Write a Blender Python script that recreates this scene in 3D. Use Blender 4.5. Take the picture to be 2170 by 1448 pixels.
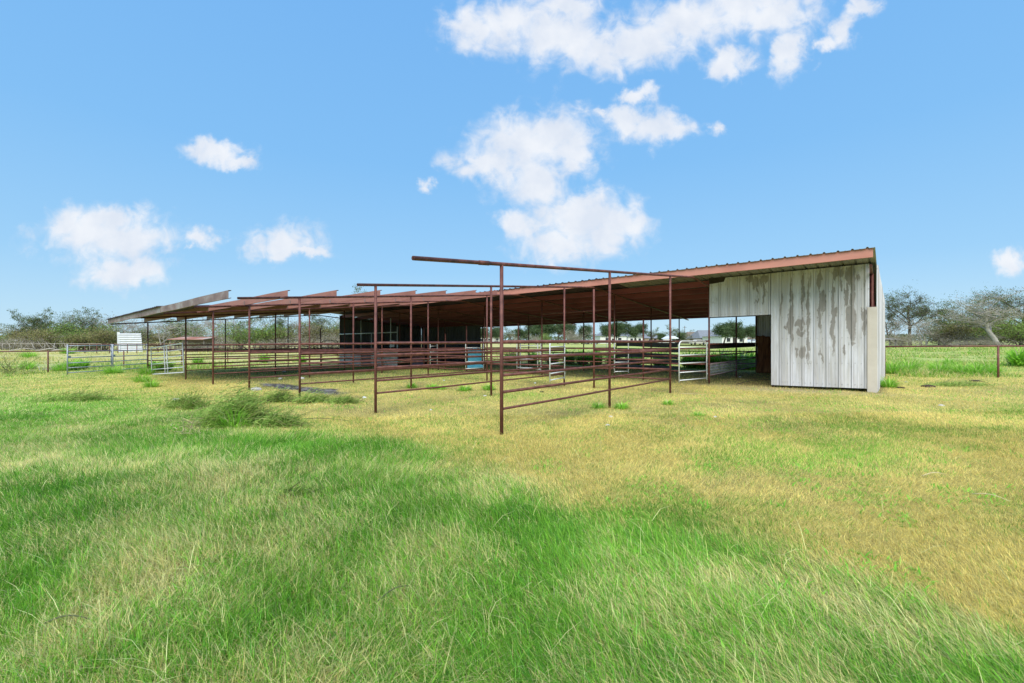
import bpy, math, random
import numpy as np
from mathutils import Vector, Matrix

# ------------------------------------------------------------------ frame of reference
# World axes follow the shed: +x runs along its length to the right, +y runs across it,
# away from the camera. The origin is the foot of the nearest pipe post.
F = 933.0                                   # focal length in photo pixels (photo 2170 wide)
CAM = Vector((4.773, -5.341, 1.52))
YAW = math.radians(40.43)
CY, SY = math.cos(YAW), math.sin(YAW)

def cw(px, Y):
    """photo column and distance in front of the lens -> world x, y"""
    X = (px - 1085.0) / F * Y
    return (CAM.x + X * CY - Y * SY, CAM.y + X * SY + Y * CY)

def to_cam(x, y):
    dx, dy = x - CAM.x, y - CAM.y
    return dx * CY + dy * SY, -dx * SY + dy * CY

scene = bpy.context.scene
for o in list(bpy.data.objects):
    bpy.data.objects.remove(o)

# ------------------------------------------------------------------ camera
cd = bpy.data.cameras.new('camera')
cd.sensor_width = 36.0
cd.lens = F / 2170.0 * 36.0
cd.shift_y = -2.0 / 2170.0
cd.clip_start = 0.05
cd.clip_end = 6000.0
cam = bpy.data.objects.new('camera', cd)
cam.location = CAM
cam.rotation_euler = (math.radians(90), 0, YAW)
scene.collection.objects.link(cam)
scene.camera = cam

# ------------------------------------------------------------------ sky, sun, exposure
SUN_EL, SUN_AZ = math.radians(50), math.radians(150)      # azimuth clockwise from +y
world = bpy.data.worlds.new('World')
scene.world = world
world.use_nodes = True
wn, wl = world.node_tree.nodes, world.node_tree.links
wn.clear()
w_out = wn.new('ShaderNodeOutputWorld')
w_bg = wn.new('ShaderNodeBackground')
w_bg.inputs['Strength'].default_value = 0.084
sky = wn.new('ShaderNodeTexSky')
sky.sky_type = 'NISHITA'
sky.sun_disc = False
sky.sun_elevation = SUN_EL
sky.sun_rotation = SUN_AZ
sky.altitude = 0
sky.air_density = 1.0
sky.dust_density = 0.6
sky.ozone_density = 1.5

def wmath(op, a=None, b=None, c=None):
    n = wn.new('ShaderNodeMath')
    n.operation = op
    for i, v in enumerate((a, b, c)):
        if v is None:
            continue
        if isinstance(v, (int, float)):
            n.inputs[i].default_value = v
        else:
            wl.new(v, n.inputs[i])
    return n.outputs[0]

tc = wn.new('ShaderNodeTexCoord')
rot = wn.new('ShaderNodeVectorRotate')
rot.rotation_type = 'Z_AXIS'
rot.inputs['Angle'].default_value = -YAW
wl.new(tc.outputs['Generated'], rot.inputs['Vector'])
sep = wn.new('ShaderNodeSeparateXYZ')
wl.new(rot.outputs[0], sep.inputs[0])
fy = wmath('MAXIMUM', sep.outputs[1], 0.05)
cu = wmath('DIVIDE', sep.outputs[0], fy)
cv = wmath('DIVIDE', sep.outputs[2], fy)
comb = wn.new('ShaderNodeCombineXYZ')
wl.new(cu, comb.inputs[0]); wl.new(cv, comb.inputs[1])
# large and small warps of the cloud outlines
wz = wn.new('ShaderNodeTexNoise'); wz.inputs['Scale'].default_value = 9.0; wz.inputs['Detail'].default_value = 5.0
wz.inputs['Roughness'].default_value = 0.62
wl.new(comb.outputs[0], wz.inputs['Vector'])
w1 = wn.new('ShaderNodeVectorMath'); w1.operation = 'SUBTRACT'
wl.new(wz.outputs['Color'], w1.inputs[0]); w1.inputs[1].default_value = (0.5, 0.5, 0.5)
w2 = wn.new('ShaderNodeVectorMath'); w2.operation = 'MULTIPLY_ADD'
wl.new(w1.outputs[0], w2.inputs[0]); w2.inputs[1].default_value = (0.15, 0.12, 0.0)
wl.new(comb.outputs[0], w2.inputs[2])
CLOUDS = [  # azimuth column, elevation row, half width, half height (photo pixels), weight
    (1000, 62, 60, 42), (1090, 55, 75, 50), (1180, 80, 95, 62), (1275, 105, 95, 45), (1360, 85, 90, 48),
    (1450, 50, 110, 50), (1560, 30, 110, 48), (1650, 25, 80, 45), (1672, 100, 30, 55), (1200, 15, 70, 30),
    (1790, 60, 34, 34), (1830, 15, 40, 25), (1558, 135, 48, 30), (1745, 85, 25, 18),
    (1105, 312, 105, 58), (1180, 285, 80, 55), (1035, 345, 75, 28), (1130, 385, 70, 45), (1215, 320, 50, 45),
    (1390, 268, 75, 32), (1330, 250, 40, 28), (1352, 200, 40, 18), (1436, 270, 38, 28), (1516, 266, 24, 20), (1275, 240, 24, 14),
    (1225, 455, 95, 50), (1290, 480, 80, 52), (1190, 515, 85, 40), (1100, 475, 45, 30), (1240, 420, 50, 25),
    (210, 495, 118, 50), (265, 512, 95, 42), (235, 462, 62, 28), (262, 580, 96, 33), (150, 490, 50, 30),
    (460, 322, 55, 24), (505, 335, 40, 16), (418, 512, 40, 22), (400, 535, 18, 14),
    (600, 508, 70, 36), (625, 535, 70, 12), (2158, 558, 36, 24), (910, 380, 20, 16),
    
]
best = None
for (px, py, rx, ry) in CLOUDS:
    s = wn.new('ShaderNodeVectorMath'); s.operation = 'SUBTRACT'
    wl.new(w2.outputs[0], s.inputs[0]); s.inputs[1].default_value = ((px - 1085) / F, (722 - py) / F, 0)
    m = wn.new('ShaderNodeVectorMath'); m.operation = 'MULTIPLY'
    wl.new(s.outputs[0], m.inputs[0]); m.inputs[1].default_value = (F / rx / 1.1, F / ry / 1.1, 0)
    l = wn.new('ShaderNodeVectorMath'); l.operation = 'LENGTH'
    wl.new(m.outputs[0], l.inputs[0])
    dv = l.outputs['Value'] if rx > 24 else wmath('ADD', l.outputs['Value'], 0.35)
    best = dv if best is None else wmath('SMOOTH_MIN', best, dv, 0.35)
fine = wn.new('ShaderNodeTexNoise'); fine.inputs['Scale'].default_value = 22.0; fine.inputs['Detail'].default_value = 5.0
fine.inputs['Roughness'].default_value = 0.55; fine.inputs['Distortion'].default_value = 0.5
wl.new(comb.outputs[0], fine.inputs['Vector'])
dn = wmath('ADD', best, wmath('MULTIPLY', wmath('SUBTRACT', fine.outputs[0], 0.5), 1.6))
mr = wn.new('ShaderNodeMapRange'); mr.interpolation_type = 'SMOOTHERSTEP'
mr.inputs['From Min'].default_value = 1.50; mr.inputs['From Max'].default_value = 0.22
wl.new(dn, mr.inputs['Value'])
front = wmath('GREATER_THAN', sep.outputs[1], 0.06)
cmask = wmath('MULTIPLY', wmath('MULTIPLY', mr.outputs[0], front), 0.93)
# cloud brightness: brighter at the top, a little greyer within
cshade = wn.new('ShaderNodeMix'); cshade.data_type = 'RGBA'
soft = wn.new('ShaderNodeTexNoise'); soft.inputs['Scale'].default_value = 13.0; soft.inputs['Detail'].default_value = 4.0
wl.new(comb.outputs[0], soft.inputs['Vector'])
sr = wn.new('ShaderNodeMapRange'); sr.inputs['From Min'].default_value = 0.35; sr.inputs['From Max'].default_value = 0.65
wl.new(soft.outputs[0], sr.inputs['Value'])
wl.new(sr.outputs[0], cshade.inputs[0])
cshade.inputs[6].default_value = (7.2, 7.7, 8.6, 1)
cshade.inputs[7].default_value = (8.6, 8.8, 9.2, 1)
# clear-air colour by elevation, blended with the physical sky
el = wn.new('ShaderNodeMapRange'); el.inputs['From Min'].default_value = 0.0; el.inputs['From Max'].default_value = 0.6
wl.new(sep.outputs[2], el.inputs['Value'])
ramp = wn.new('ShaderNodeValToRGB')
wl.new(el.outputs[0], ramp.inputs[0])
ramp.color_ramp.elements[0].position = 0.0
ramp.color_ramp.elements[0].color = (0.53, 0.77, 0.93, 1)
ramp.color_ramp.elements[1].position = 1.0
ramp.color_ramp.elements[1].color = (0.195, 0.49, 0.93, 1)
e2 = ramp.color_ramp.elements.new(0.25); e2.color = (0.33, 0.63, 0.94, 1)
e3 = ramp.color_ramp.elements.new(0.6); e3.color = (0.23, 0.54, 0.94, 1)
rs = wn.new('ShaderNodeVectorMath'); rs.operation = 'SCALE'; rs.inputs['Scale'].default_value = 10.0
wl.new(ramp.outputs[0], rs.inputs[0])
skymix = wn.new('ShaderNodeMix'); skymix.data_type = 'RGBA'; skymix.inputs[0].default_value = 0.85
wl.new(sky.outputs[0], skymix.inputs[6]); wl.new(rs.outputs[0], skymix.inputs[7])
cmix = wn.new('ShaderNodeMix'); cmix.data_type = 'RGBA'
wl.new(cmask, cmix.inputs[0]); wl.new(skymix.outputs[2], cmix.inputs[6]); wl.new(cshade.outputs[2], cmix.inputs[7])
wl.new(cmix.outputs[2], w_bg.inputs['Color'])
wl.new(w_bg.outputs[0], w_out.inputs['Surface'])

sun_d = bpy.data.lights.new('sun', 'SUN')
sun_d.energy = 4.3
sun_d.angle = math.radians(60)
sun_d.color = (1.0, 0.93, 0.81)
sun = bpy.data.objects.new('sun', sun_d)
scene.collection.objects.link(sun)
sdir = Vector((math.sin(SUN_AZ) * math.cos(SUN_EL), math.cos(SUN_AZ) * math.cos(SUN_EL), math.sin(SUN_EL)))
sun.rotation_euler = sdir.to_track_quat('Z', 'Y').to_euler()
sun.location = (0, 0, 30)

vs = scene.view_settings
vs.view_transform = 'Standard'
vs.look = 'None'
vs.exposure = 0.35
vs.gamma = 1.0
vs.use_curve_mapping = False

# ------------------------------------------------------------------ helpers
rng = np.random.default_rng(11)
random.seed(11)
COL = scene.collection

def tag(o, label=None, cat=None, group=None, kind=None):
    if label: o['label'] = label
    if cat: o['category'] = cat
    if group: o['group'] = group
    if kind: o['kind'] = kind
    return o

def empty(name, loc=(0, 0, 0), rz=0.0):
    e = bpy.data.objects.new(name, None)
    e.empty_display_size = 0.2
    e.location = loc
    e.rotation_euler = (0, 0, rz)
    COL.objects.link(e)
    return e

class MB:
    """collects faces; build() links them as one mesh object"""
    def __init__(self):
        self.v = []; self.f = []; self.s = []; self.m = []
        self.mi = 0
    def add(self, vs_, fs_, smooth=False):
        b = len(self.v)
        self.v.extend([tuple(p) for p in vs_])
        for f in fs_:
            self.f.append(tuple(i + b for i in f)); self.s.append(smooth); self.m.append(self.mi)
    def box(self, c, s, rz=0.0, rx=0.0, ry=0.0, taper=0.0):
        M = Matrix.Rotation(rz, 3, 'Z') @ Matrix.Rotation(ry, 3, 'Y') @ Matrix.Rotation(rx, 3, 'X')
        c = Vector(c); P = []
        for z in (-1, 1):
            k = 1.0 - taper if z > 0 else 1.0
            for x, y in ((-1, -1), (1, -1), (1, 1), (-1, 1)):
                P.append(c + M @ Vector((x * s[0] / 2 * k, y * s[1] / 2 * k, z * s[2] / 2)))
        self.add(P, [(0, 3, 2, 1), (4, 5, 6, 7), (0, 1, 5, 4), (1, 2, 6, 5), (2, 3, 7, 6), (3, 0, 4, 7)])
    def tube(self, pts, r, n=8, cap=True, hollow=False):
        pts = [Vector(p) for p in pts]
        k = len(pts)
        rr = r if isinstance(r, (list, tuple)) else [r] * k
        P = []; up = None
        for i, p in enumerate(pts):
            d = (pts[min(i + 1, k - 1)] - pts[max(i - 1, 0)]).normalized()
            if up is None:
                up = d.orthogonal().normalized()
            else:
                up = (up - d * up.dot(d))
                up = up.normalized() if up.length > 1e-6 else d.orthogonal().normalized()
            q = d.cross(up)
            for j in range(n):
                t = 2 * math.pi * j / n
                P.append(p + (up * math.cos(t) + q * math.sin(t)) * rr[i])
        Fc = []
        for i in range(k - 1):
            for j in range(n):
                a, b = i * n + j, i * n + (j + 1) % n
                Fc.append((a, b, b + n, a + n))
        self.add(P, Fc, True)
        if cap and not hollow:
            base = len(self.v) - len(P)
            self.f.append(tuple(base + j for j in range(n - 1, -1, -1))); self.s.append(False); self.m.append(self.mi)
            self.f.append(tuple(base + (k - 1) * n + j for j in range(n))); self.s.append(False); self.m.append(self.mi)
        if hollow:      # open pipe end with a wall thickness and a dark bore
            d = (pts[1] - pts[0]).normalized()
            self.tube([pts[0] + d * 0.12, pts[0]], rr[0] * 0.82, n, cap=False)
            b1 = len(self.v) - n
            b0 = len(self.v) - 2 * n - len(P)
            for j in range(n):
                self.f.append((b0 + j, b0 + (j + 1) % n, b1 + (j + 1) % n, b1 + j)); self.s.append(False); self.m.append(self.mi)
            e0 = len(self.v) - 2 * n
            self.f.append(tuple(e0 + j for j in range(n))); self.s.append(False); self.m.append(self.mi)
            e1 = b0 + (k - 1) * n
            self.f.append(tuple(e1 + j for j in range(n))); self.s.append(False); self.m.append(self.mi)
    def build(self, name, mat, parent=None, loc=None):
        me = bpy.data.meshes.new(name)
        me.from_pydata(self.v, [], self.f)
        mats = mat if isinstance(mat, (list, tuple)) else [mat]
        for m_ in mats: me.materials.append(m_)
        me.polygons.foreach_set('use_smooth', self.s)
        if len(mats) > 1: me.polygons.foreach_set('material_index', self.m)
        me.update()
        o = bpy.data.objects.new(name, me)
        COL.objects.link(o)
        if parent is not None: o.parent = parent
        if loc is not None: o.location = loc
        return o

def np_mesh(name, V, faces_flat, loop_tot, mat, col=None, parent=None, smooth=False):
    me = bpy.data.meshes.new(name)
    nv = len(V); npoly = len(loop_tot)
    me.vertices.add(nv); me.vertices.foreach_set('co', np.ascontiguousarray(V, dtype=np.float32).ravel())
    me.loops.add(len(faces_flat)); me.loops.foreach_set('vertex_index', np.ascontiguousarray(faces_flat, dtype=np.int32))
    me.polygons.add(npoly)
    st = np.concatenate(([0], np.cumsum(loop_tot)[:-1])).astype(np.int32)
    me.polygons.foreach_set('loop_start', st)
    me.polygons.foreach_set('loop_total', np.ascontiguousarray(loop_tot, dtype=np.int32))
    if smooth: me.polygons.foreach_set('use_smooth', np.ones(npoly, dtype=bool))
    me.update(calc_edges=True)
    if col is not None:
        ca = me.color_attributes.new('Col', 'FLOAT_COLOR', 'POINT')
        c4 = np.ones((nv, 4), dtype=np.float32); c4[:, :3] = col
        ca.data.foreach_set('color', c4.ravel())
    me.materials.append(mat)
    o = bpy.data.objects.new(name, me)
    COL.objects.link(o)
    if parent is not None: o.parent = parent
    return o

# ---- value noise
def _hash(ix, iy, seed):
    h = (ix.astype(np.int64) * 374761393 + iy.astype(np.int64) * 668265263 + seed * 1442695041) & 0x7fffffff
    h = ((h ^ (h >> 13)) * 1274126177) & 0x7fffffff
    return ((h ^ (h >> 16)) & 0xffff) / 65535.0
def vnoise(x, y, seed=0):
    x0 = np.floor(x); y0 = np.floor(y); fx = x - x0; fy_ = y - y0
    fx = fx * fx * (3 - 2 * fx); fy_ = fy_ * fy_ * (3 - 2 * fy_)
    a = _hash(x0, y0, seed); b = _hash(x0 + 1, y0, seed); c = _hash(x0, y0 + 1, seed); d = _hash(x0 + 1, y0 + 1, seed)
    return (a * (1 - fx) + b * fx) * (1 - fy_) + (c * (1 - fx) + d * fx) * fy_
def fbm(x, y, seed=0, oct=4):
    s = 0; a = 0.5; t = 0
    for i in range(oct):
        s = s + a * vnoise(x * 2 ** i + 17.3 * i, y * 2 ** i - 9.1 * i, seed + i); t += a; a *= 0.5
    return s / t
def sstep(a, b, x):
    t = np.clip((x - a) / (b - a), 0, 1); return t * t * (3 - 2 * t)

def gz(x, y):
    """ground height"""
    x = np.asarray(x, dtype=float); y = np.asarray(y, dtype=float)
    X, Y = to_cam(x, y)
    h = 0.0095 * np.clip(x, -32, 12)
    h = h + 0.62 * sstep(30, 110, Y) * sstep(-70, 10, X)
    h = h + 0.05 * (fbm(x * 0.5, y * 0.5, 5, 3) - 0.5)
    return h
def g(x, y): return float(gz(x, y))

# ------------------------------------------------------------------ materials
def nodes_of(name, rough=0.6, metal=0.0, spec=0.4):
    m = bpy.data.materials.new(name); m.use_nodes = True
    nt = m.node_tree; b = nt.nodes['Principled BSDF']
    b.inputs['Roughness'].default_value = rough
    b.inputs['Metallic'].default_value = metal
    b.inputs['Specular IOR Level'].default_value = spec
    return m, nt, b

def noisy(name, stops, scale=8.0, rough=0.6, metal=0.0, detail=6.0, bump=0.0, stretch=(1, 1, 1), spec=0.4, bscale=40.0):
    """procedural material: a noise field mapped through colour stops"""
    m, nt, b = nodes_of(name, rough, metal, spec)
    t = nt.nodes.new('ShaderNodeTexCoord'); mp = nt.nodes.new('ShaderNodeMapping')
    mp.inputs['Scale'].default_value = stretch
    nt.links.new(t.outputs['Object'], mp.inputs[0])
    n = nt.nodes.new('ShaderNodeTexNoise'); n.inputs['Scale'].default_value = scale; n.inputs['Detail'].default_value = detail
    n.inputs['Roughness'].default_value = 0.6
    nt.links.new(mp.outputs[0], n.inputs['Vector'])
    r = nt.nodes.new('ShaderNodeValToRGB')
    els = r.color_ramp.elements
    els[0].position, els[0].color = stops[0][0], (*stops[0][1], 1)
    els[1].position, els[1].color = stops[-1][0], (*stops[-1][1], 1)
    for p, c in stops[1:-1]:
        e = els.new(p); e.color = (*c, 1)
    nt.links.new(n.outputs[0], r.inputs[0]); nt.links.new(r.outputs[0], b.inputs['Base Color'])
    if bump:
        n2 = nt.nodes.new('ShaderNodeTexNoise'); n2.inputs['Scale'].default_value = bscale; n2.inputs['Detail'].default_value = 4
        nt.links.new(mp.outputs[0], n2.inputs['Vector'])
        bp = nt.nodes.new('ShaderNodeBump'); bp.inputs['Strength'].default_value = bump; bp.inputs['Distance'].default_value = 0.01
        nt.links.new(n2.outputs[0], bp.inputs['Height']); nt.links.new(bp.outputs[0], b.inputs['Normal'])
    return m

M_PIPE = noisy('rusted_pipe_paint', [(0.28, (0.05, 0.020, 0.014)), (0.45, (0.115, 0.038, 0.030)), (0.58, (0.155, 0.056, 0.044)), (0.7, (0.22, 0.085, 0.058)), (0.76, (0.08, 0.04, 0.024))], 6.0, 0.6, bump=0.15)
M_PURLIN = noisy('red_oxide_steel', [(0.3, (0.36, 0.14, 0.105)), (0.55, (0.50, 0.22, 0.17)), (0.8, (0.42, 0.20, 0.155))], 2.2, 0.5, stretch=(0.3, 1, 1))
M_PURLIN_F = noisy('dull_oxide_steel', [(0.3, (0.20, 0.085, 0.07)), (0.55, (0.30, 0.13, 0.105)), (0.8, (0.24, 0.13, 0.11))], 2.6, 0.55, stretch=(0.35, 1, 1))
M_PURLIN_OLD = noisy('faded_oxide_steel', [(0.32, (0.13, 0.08, 0.075)), (0.5, (0.20, 0.135, 0.125)), (0.66, (0.27, 0.24, 0.24)), (0.8, (0.17, 0.10, 0.09))], 3.0, 0.55, stretch=(0.5, 1, 1))
M_PURLIN_SHADE = noisy('shaded_red_oxide_steel', [(0.3, (0.12, 0.026, 0.036)), (0.55, (0.23, 0.055, 0.068)), (0.8, (0.16, 0.042, 0.052))], 2.2, 0.55, stretch=(0.3, 1, 1))  # purlin colour darkened, painting in the shade under the roof
M_ROOF = noisy('weathered_galvanised_roof', [(0.3, (0.20, 0.21, 0.22)), (0.6, (0.33, 0.34, 0.35)), (0.8, (0.26, 0.22, 0.19))], 1.5, 0.45, 0.3)
M_ROOF_SHADE = noisy('shaded_roof_sheet', [(0.3, (0.04, 0.030, 0.045)), (0.6, (0.075, 0.055, 0.08)), (0.8, (0.08, 0.045, 0.05))], 1.5, 0.55, 0.2)  # sheet colour darkened and purpled to paint in the underside's shade
M_GALV = noisy('galvanised_gate_pipe', [(0.3, (0.55, 0.58, 0.62)), (0.6, (0.72, 0.75, 0.79)), (0.85, (0.62, 0.62, 0.62))], 14.0, 0.42, 0.1)
M_DARKG = noisy('dark_painted_pipe', [(0.3, (0.02, 0.018, 0.018)), (0.7, (0.05, 0.035, 0.033))], 14.0, 0.5)
M_TRIM = noisy('beige_corner_trim', [(0.3, (0.44, 0.405, 0.35)), (0.7, (0.52, 0.485, 0.43))], 3.0, 0.5)
M_WHITE = noisy('white_painted_metal', [(0.3, (0.58, 0.62, 0.67)), (0.7, (0.70, 0.73, 0.77))], 2.0, 0.45)
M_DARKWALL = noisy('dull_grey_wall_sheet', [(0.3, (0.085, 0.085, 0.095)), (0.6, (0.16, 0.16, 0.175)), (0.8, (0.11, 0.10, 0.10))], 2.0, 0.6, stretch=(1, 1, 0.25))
M_LOWWALL = noisy('stained_white_board', [(0.3, (0.55, 0.52, 0.45)), (0.55, (0.78, 0.76, 0.70)), (0.8, (0.62, 0.56, 0.47))], 4.0, 0.8, stretch=(1, 1, 0.5))
M_PLANK = noisy('weathered_plank', [(0.3, (0.11, 0.10, 0.095)), (0.6, (0.24, 0.225, 0.215)), (0.8, (0.16, 0.14, 0.13))], 5.0, 0.85, stretch=(0.3, 1, 3), bump=0.3)
M_DKWOOD = noisy('dark_creosoted_wood', [(0.3, (0.018, 0.014, 0.012)), (0.7, (0.045, 0.032, 0.028))], 5.0, 0.8)
M_SLAB = noisy('red_brown_wood_slab', [(0.3, (0.07, 0.025, 0.010)), (0.5, (0.24, 0.085, 0.03)), (0.7, (0.36, 0.17, 0.07))], 5.0, 0.75, stretch=(3, 3, 0.35), bump=0.4)
M_BLUE = noisy('faded_blue_plastic', [(0.3, (0.12, 0.68, 0.95)), (0.7, (0.24, 0.78, 1.0))], 3.0, 0.4)
M_SCREW = noisy('dull_screw_head', [(0.3, (0.10, 0.10, 0.10)), (0.7, (0.2, 0.18, 0.17))], 20.0, 0.5, 0.5)
M_STONE = noisy('pale_stone', [(0.3, (0.35, 0.34, 0.32)), (0.7, (0.7, 0.68, 0.65))], 14.0, 0.9, bump=0.4)
M_DUNG = noisy('dry_dung', [(0.3, (0.025, 0.018, 0.012)), (0.7, (0.08, 0.05, 0.03))], 20.0, 0.95, bump=0.6)
M_TWIG = noisy('cut_green_brown_twig', [(0.3, (0.17, 0.21, 0.06)), (0.6, (0.34, 0.36, 0.12)), (0.8, (0.5, 0.44, 0.2))], 4.0, 0.8)
M_TWIGD = noisy('dark_cut_twig', [(0.3, (0.05, 0.07, 0.03)), (0.7, (0.13, 0.14, 0.06))], 4.0, 0.8)
M_STRAW = noisy('dead_straw', [(0.3, (0.42, 0.34, 0.17)), (0.7, (0.62, 0.54, 0.33))], 6.0, 0.8)
M_BARK = noisy('grey_bark', [(0.3, (0.26, 0.24, 0.21)), (0.7, (0.48, 0.45, 0.41))], 3.0, 0.9)
M_BARKD = noisy('dark_bark', [(0.3, (0.06, 0.052, 0.042)), (0.7, (0.14, 0.12, 0.10))], 3.0, 0.9)
M_HROOF = noisy('grey_shingle', [(0.3, (0.15, 0.165, 0.19)), (0.7, (0.22, 0.24, 0.27))], 2.0, 0.9)
M_BROOF = noisy('brown_shingle', [(0.3, (0.15, 0.115, 0.09)), (0.7, (0.23, 0.18, 0.145))], 2.0, 0.9)
M_BRICK = noisy('tan_brick', [(0.3, (0.30, 0.22, 0.16)), (0.7, (0.42, 0.33, 0.25))], 6.0, 0.9)
M_HWHITE = noisy('pale_house_siding', [(0.3, (0.60, 0.61, 0.60)), (0.7, (0.72, 0.72, 0.71))], 1.0, 0.8)
M_GLASS = noisy('dark_window_glass', [(0.3, (0.02, 0.025, 0.03)), (0.7, (0.05, 0.06, 0.07))], 1.0, 0.15)
M_TYRE = noisy('tyre_rubber', [(0.3, (0.015, 0.015, 0.015)), (0.7, (0.03, 0.03, 0.03))], 8.0, 0.8)
M_RUSTROOF = noisy('rusty_tin', [(0.35, (0.28, 0.10, 0.06)), (0.55, (0.36, 0.20, 0.15)), (0.7, (0.5, 0.5, 0.5))], 0.35, 0.7)

def car_mat(name, c):
    m, nt, b = nodes_of(name, 0.3, 0.2, 0.5)
    n = nt.nodes.new('ShaderNodeTexNoise'); n.inputs['Scale'].default_value = 2.0
    mx = nt.nodes.new('ShaderNodeMix'); mx.data_type = 'RGBA'
    nt.links.new(n.outputs[0], mx.inputs[0])
    mx.inputs[6].default_value = (*c, 1); mx.inputs[7].default_value = (*[k * 0.85 for k in c], 1)
    nt.links.new(mx.outputs[2], b.inputs['Base Color'])
    return m

def wall_mat(name, amount, stains=None):
    """white ribbed sheet whose coating has flaked away in tall grey-brown patches"""
    m, nt, b = nodes_of(name, 0.5, 0.1, 0.4)
    N, L = nt.nodes, nt.links
    t = N.new('ShaderNodeTexCoord')
    def nz(scale, stretch, det=5, rough=0.6, dist=0.0):
        mp = N.new('ShaderNodeMapping'); mp.inputs['Scale'].default_value = stretch
        L.new(t.outputs['Object'], mp.inputs[0])
        n = N.new('ShaderNodeTexNoise'); n.inputs['Scale'].default_value = scale; n.inputs['Detail'].default_value = det
        n.inputs['Roughness'].default_value = rough; n.inputs['Distortion'].default_value = dist
        L.new(mp.outputs[0], n.inputs['Vector']); return n.outputs[0]
    def rng_(v, a, b_):
        r = N.new('ShaderNodeMapRange'); r.inputs['From Min'].default_value = a; r.inputs['From Max'].default_value = b_
        L.new(v, r.inputs['Value']); return r.outputs[0]
    def mth(op, a, b_):
        n = N.new('ShaderNodeMath'); n.operation = op; n.use_clamp = True
        for i, v in enumerate((a, b_)):
            if isinstance(v, (int, float)): n.inputs[i].default_value = v
            else: L.new(v, n.inputs[i])
        return n.outputs[0]
    def mix(f, a, b_):
        n = N.new('ShaderNodeMix'); n.data_type = 'RGBA'
        L.new(f, n.inputs[0])
        for i, v in ((6, a), (7, b_)):
            if isinstance(v, tuple): n.inputs[i].default_value = (*v, 1)
            else: L.new(v, n.inputs[i])
        return n.outputs[2]
    big = nz(1.0, (5.2, 5.2, 0.85), 6, 0.58, 0.35)
    if stains:      # flaked patches, each at its own place on the sheet: x, z, half width, half height
        wpn = N.new('ShaderNodeTexNoise'); wpn.inputs['Scale'].default_value = 5.0; wpn.inputs['Detail'].default_value = 6; wpn.inputs['Roughness'].default_value = .65
        mp0 = N.new('ShaderNodeMapping'); mp0.inputs['Scale'].default_value = (1.6, 1, .55); L.new(t.outputs['Object'], mp0.inputs[0]); L.new(mp0.outputs[0], wpn.inputs['Vector'])
        v1 = N.new('ShaderNodeVectorMath'); v1.operation = 'SUBTRACT'; L.new(wpn.outputs['Color'], v1.inputs[0]); v1.inputs[1].default_value = (.5, .5, .5)
        v2 = N.new('ShaderNodeVectorMath'); v2.operation = 'MULTIPLY_ADD'; L.new(v1.outputs[0], v2.inputs[0]); v2.inputs[1].default_value = (.26, 0, .75)
        L.new(t.outputs['Object'], v2.inputs[2])
        cur = None
        for (sx, sz, rx, rzz) in stains:
            a1 = N.new('ShaderNodeVectorMath'); a1.operation = 'SUBTRACT'; L.new(v2.outputs[0], a1.inputs[0]); a1.inputs[1].default_value = (sx, 0, sz)
            a2 = N.new('ShaderNodeVectorMath'); a2.operation = 'MULTIPLY'; L.new(a1.outputs[0], a2.inputs[0]); a2.inputs[1].default_value = (1 / rx, 0, 1 / rzz)
            a3 = N.new('ShaderNodeVectorMath'); a3.operation = 'LENGTH'; L.new(a2.outputs[0], a3.inputs[0])
            if cur is None: cur = a3.outputs['Value']
            else:
                mn = N.new('ShaderNodeMath'); mn.operation = 'MINIMUM'; L.new(cur, mn.inputs[0]); L.new(a3.outputs['Value'], mn.inputs[1]); cur = mn.outputs[0]
        iv = N.new('ShaderNodeMath'); iv.operation = 'MULTIPLY_ADD'; L.new(cur, iv.inputs[0]); iv.inputs[1].default_value = -.12; iv.inputs[2].default_value = .12 + amount
        big2 = iv.outputs[0]
        mxx = N.new('ShaderNodeMath'); mxx.operation = 'MAXIMUM'; L.new(big2, mxx.inputs[0]); L.new(mth('SUBTRACT', big, .07), mxx.inputs[1]); big = mxx.outputs[0]
    gap = rng_(big, amount, amount + 0.018)                        # hard-edged flakes
    halo = rng_(big, amount - 0.10, amount + 0.03)
    inner = nz(9.0, (1, 1, 0.5), 6)
    light = nz(1.2, (3.4, 3.4, 0.35), 6, 0.65)
    base = mix(rng_(light, 0.4, 0.62), (0.63, 0.64, 0.69), (0.43, 0.43, 0.445))
    streak = nz(1.0, (13, 13, 0.5), 6, 0.7)
    base = mix(mth('MULTIPLY', rng_(streak, 0.46, 0.70), 0.7), base, (0.40, 0.38, 0.33))
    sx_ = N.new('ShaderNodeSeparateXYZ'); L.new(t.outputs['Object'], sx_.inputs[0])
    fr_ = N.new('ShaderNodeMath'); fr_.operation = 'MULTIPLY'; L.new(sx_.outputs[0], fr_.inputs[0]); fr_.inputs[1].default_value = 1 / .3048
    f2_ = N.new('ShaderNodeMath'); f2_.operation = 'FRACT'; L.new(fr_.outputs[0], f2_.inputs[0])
    for at_ in (.037, .23):          # dirt, with rib shadow painted in, along both feet of every rib
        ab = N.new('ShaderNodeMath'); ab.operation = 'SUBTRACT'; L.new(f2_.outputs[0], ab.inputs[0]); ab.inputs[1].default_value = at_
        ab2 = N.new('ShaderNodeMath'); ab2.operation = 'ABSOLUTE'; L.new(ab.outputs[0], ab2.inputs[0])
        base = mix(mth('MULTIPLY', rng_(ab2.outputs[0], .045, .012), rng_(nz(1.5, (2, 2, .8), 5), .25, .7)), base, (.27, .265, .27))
    smut = nz(3.0, (1.5, 1.5, 0.9), 8, 0.75)
    base = mix(mth('MULTIPLY', rng_(smut, 0.6, 0.7), 0.5), base, (0.30, 0.28, 0.25))
    flk = mix(inner, (0.13, 0.12, 0.11), (0.31, 0.29, 0.265))
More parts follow.
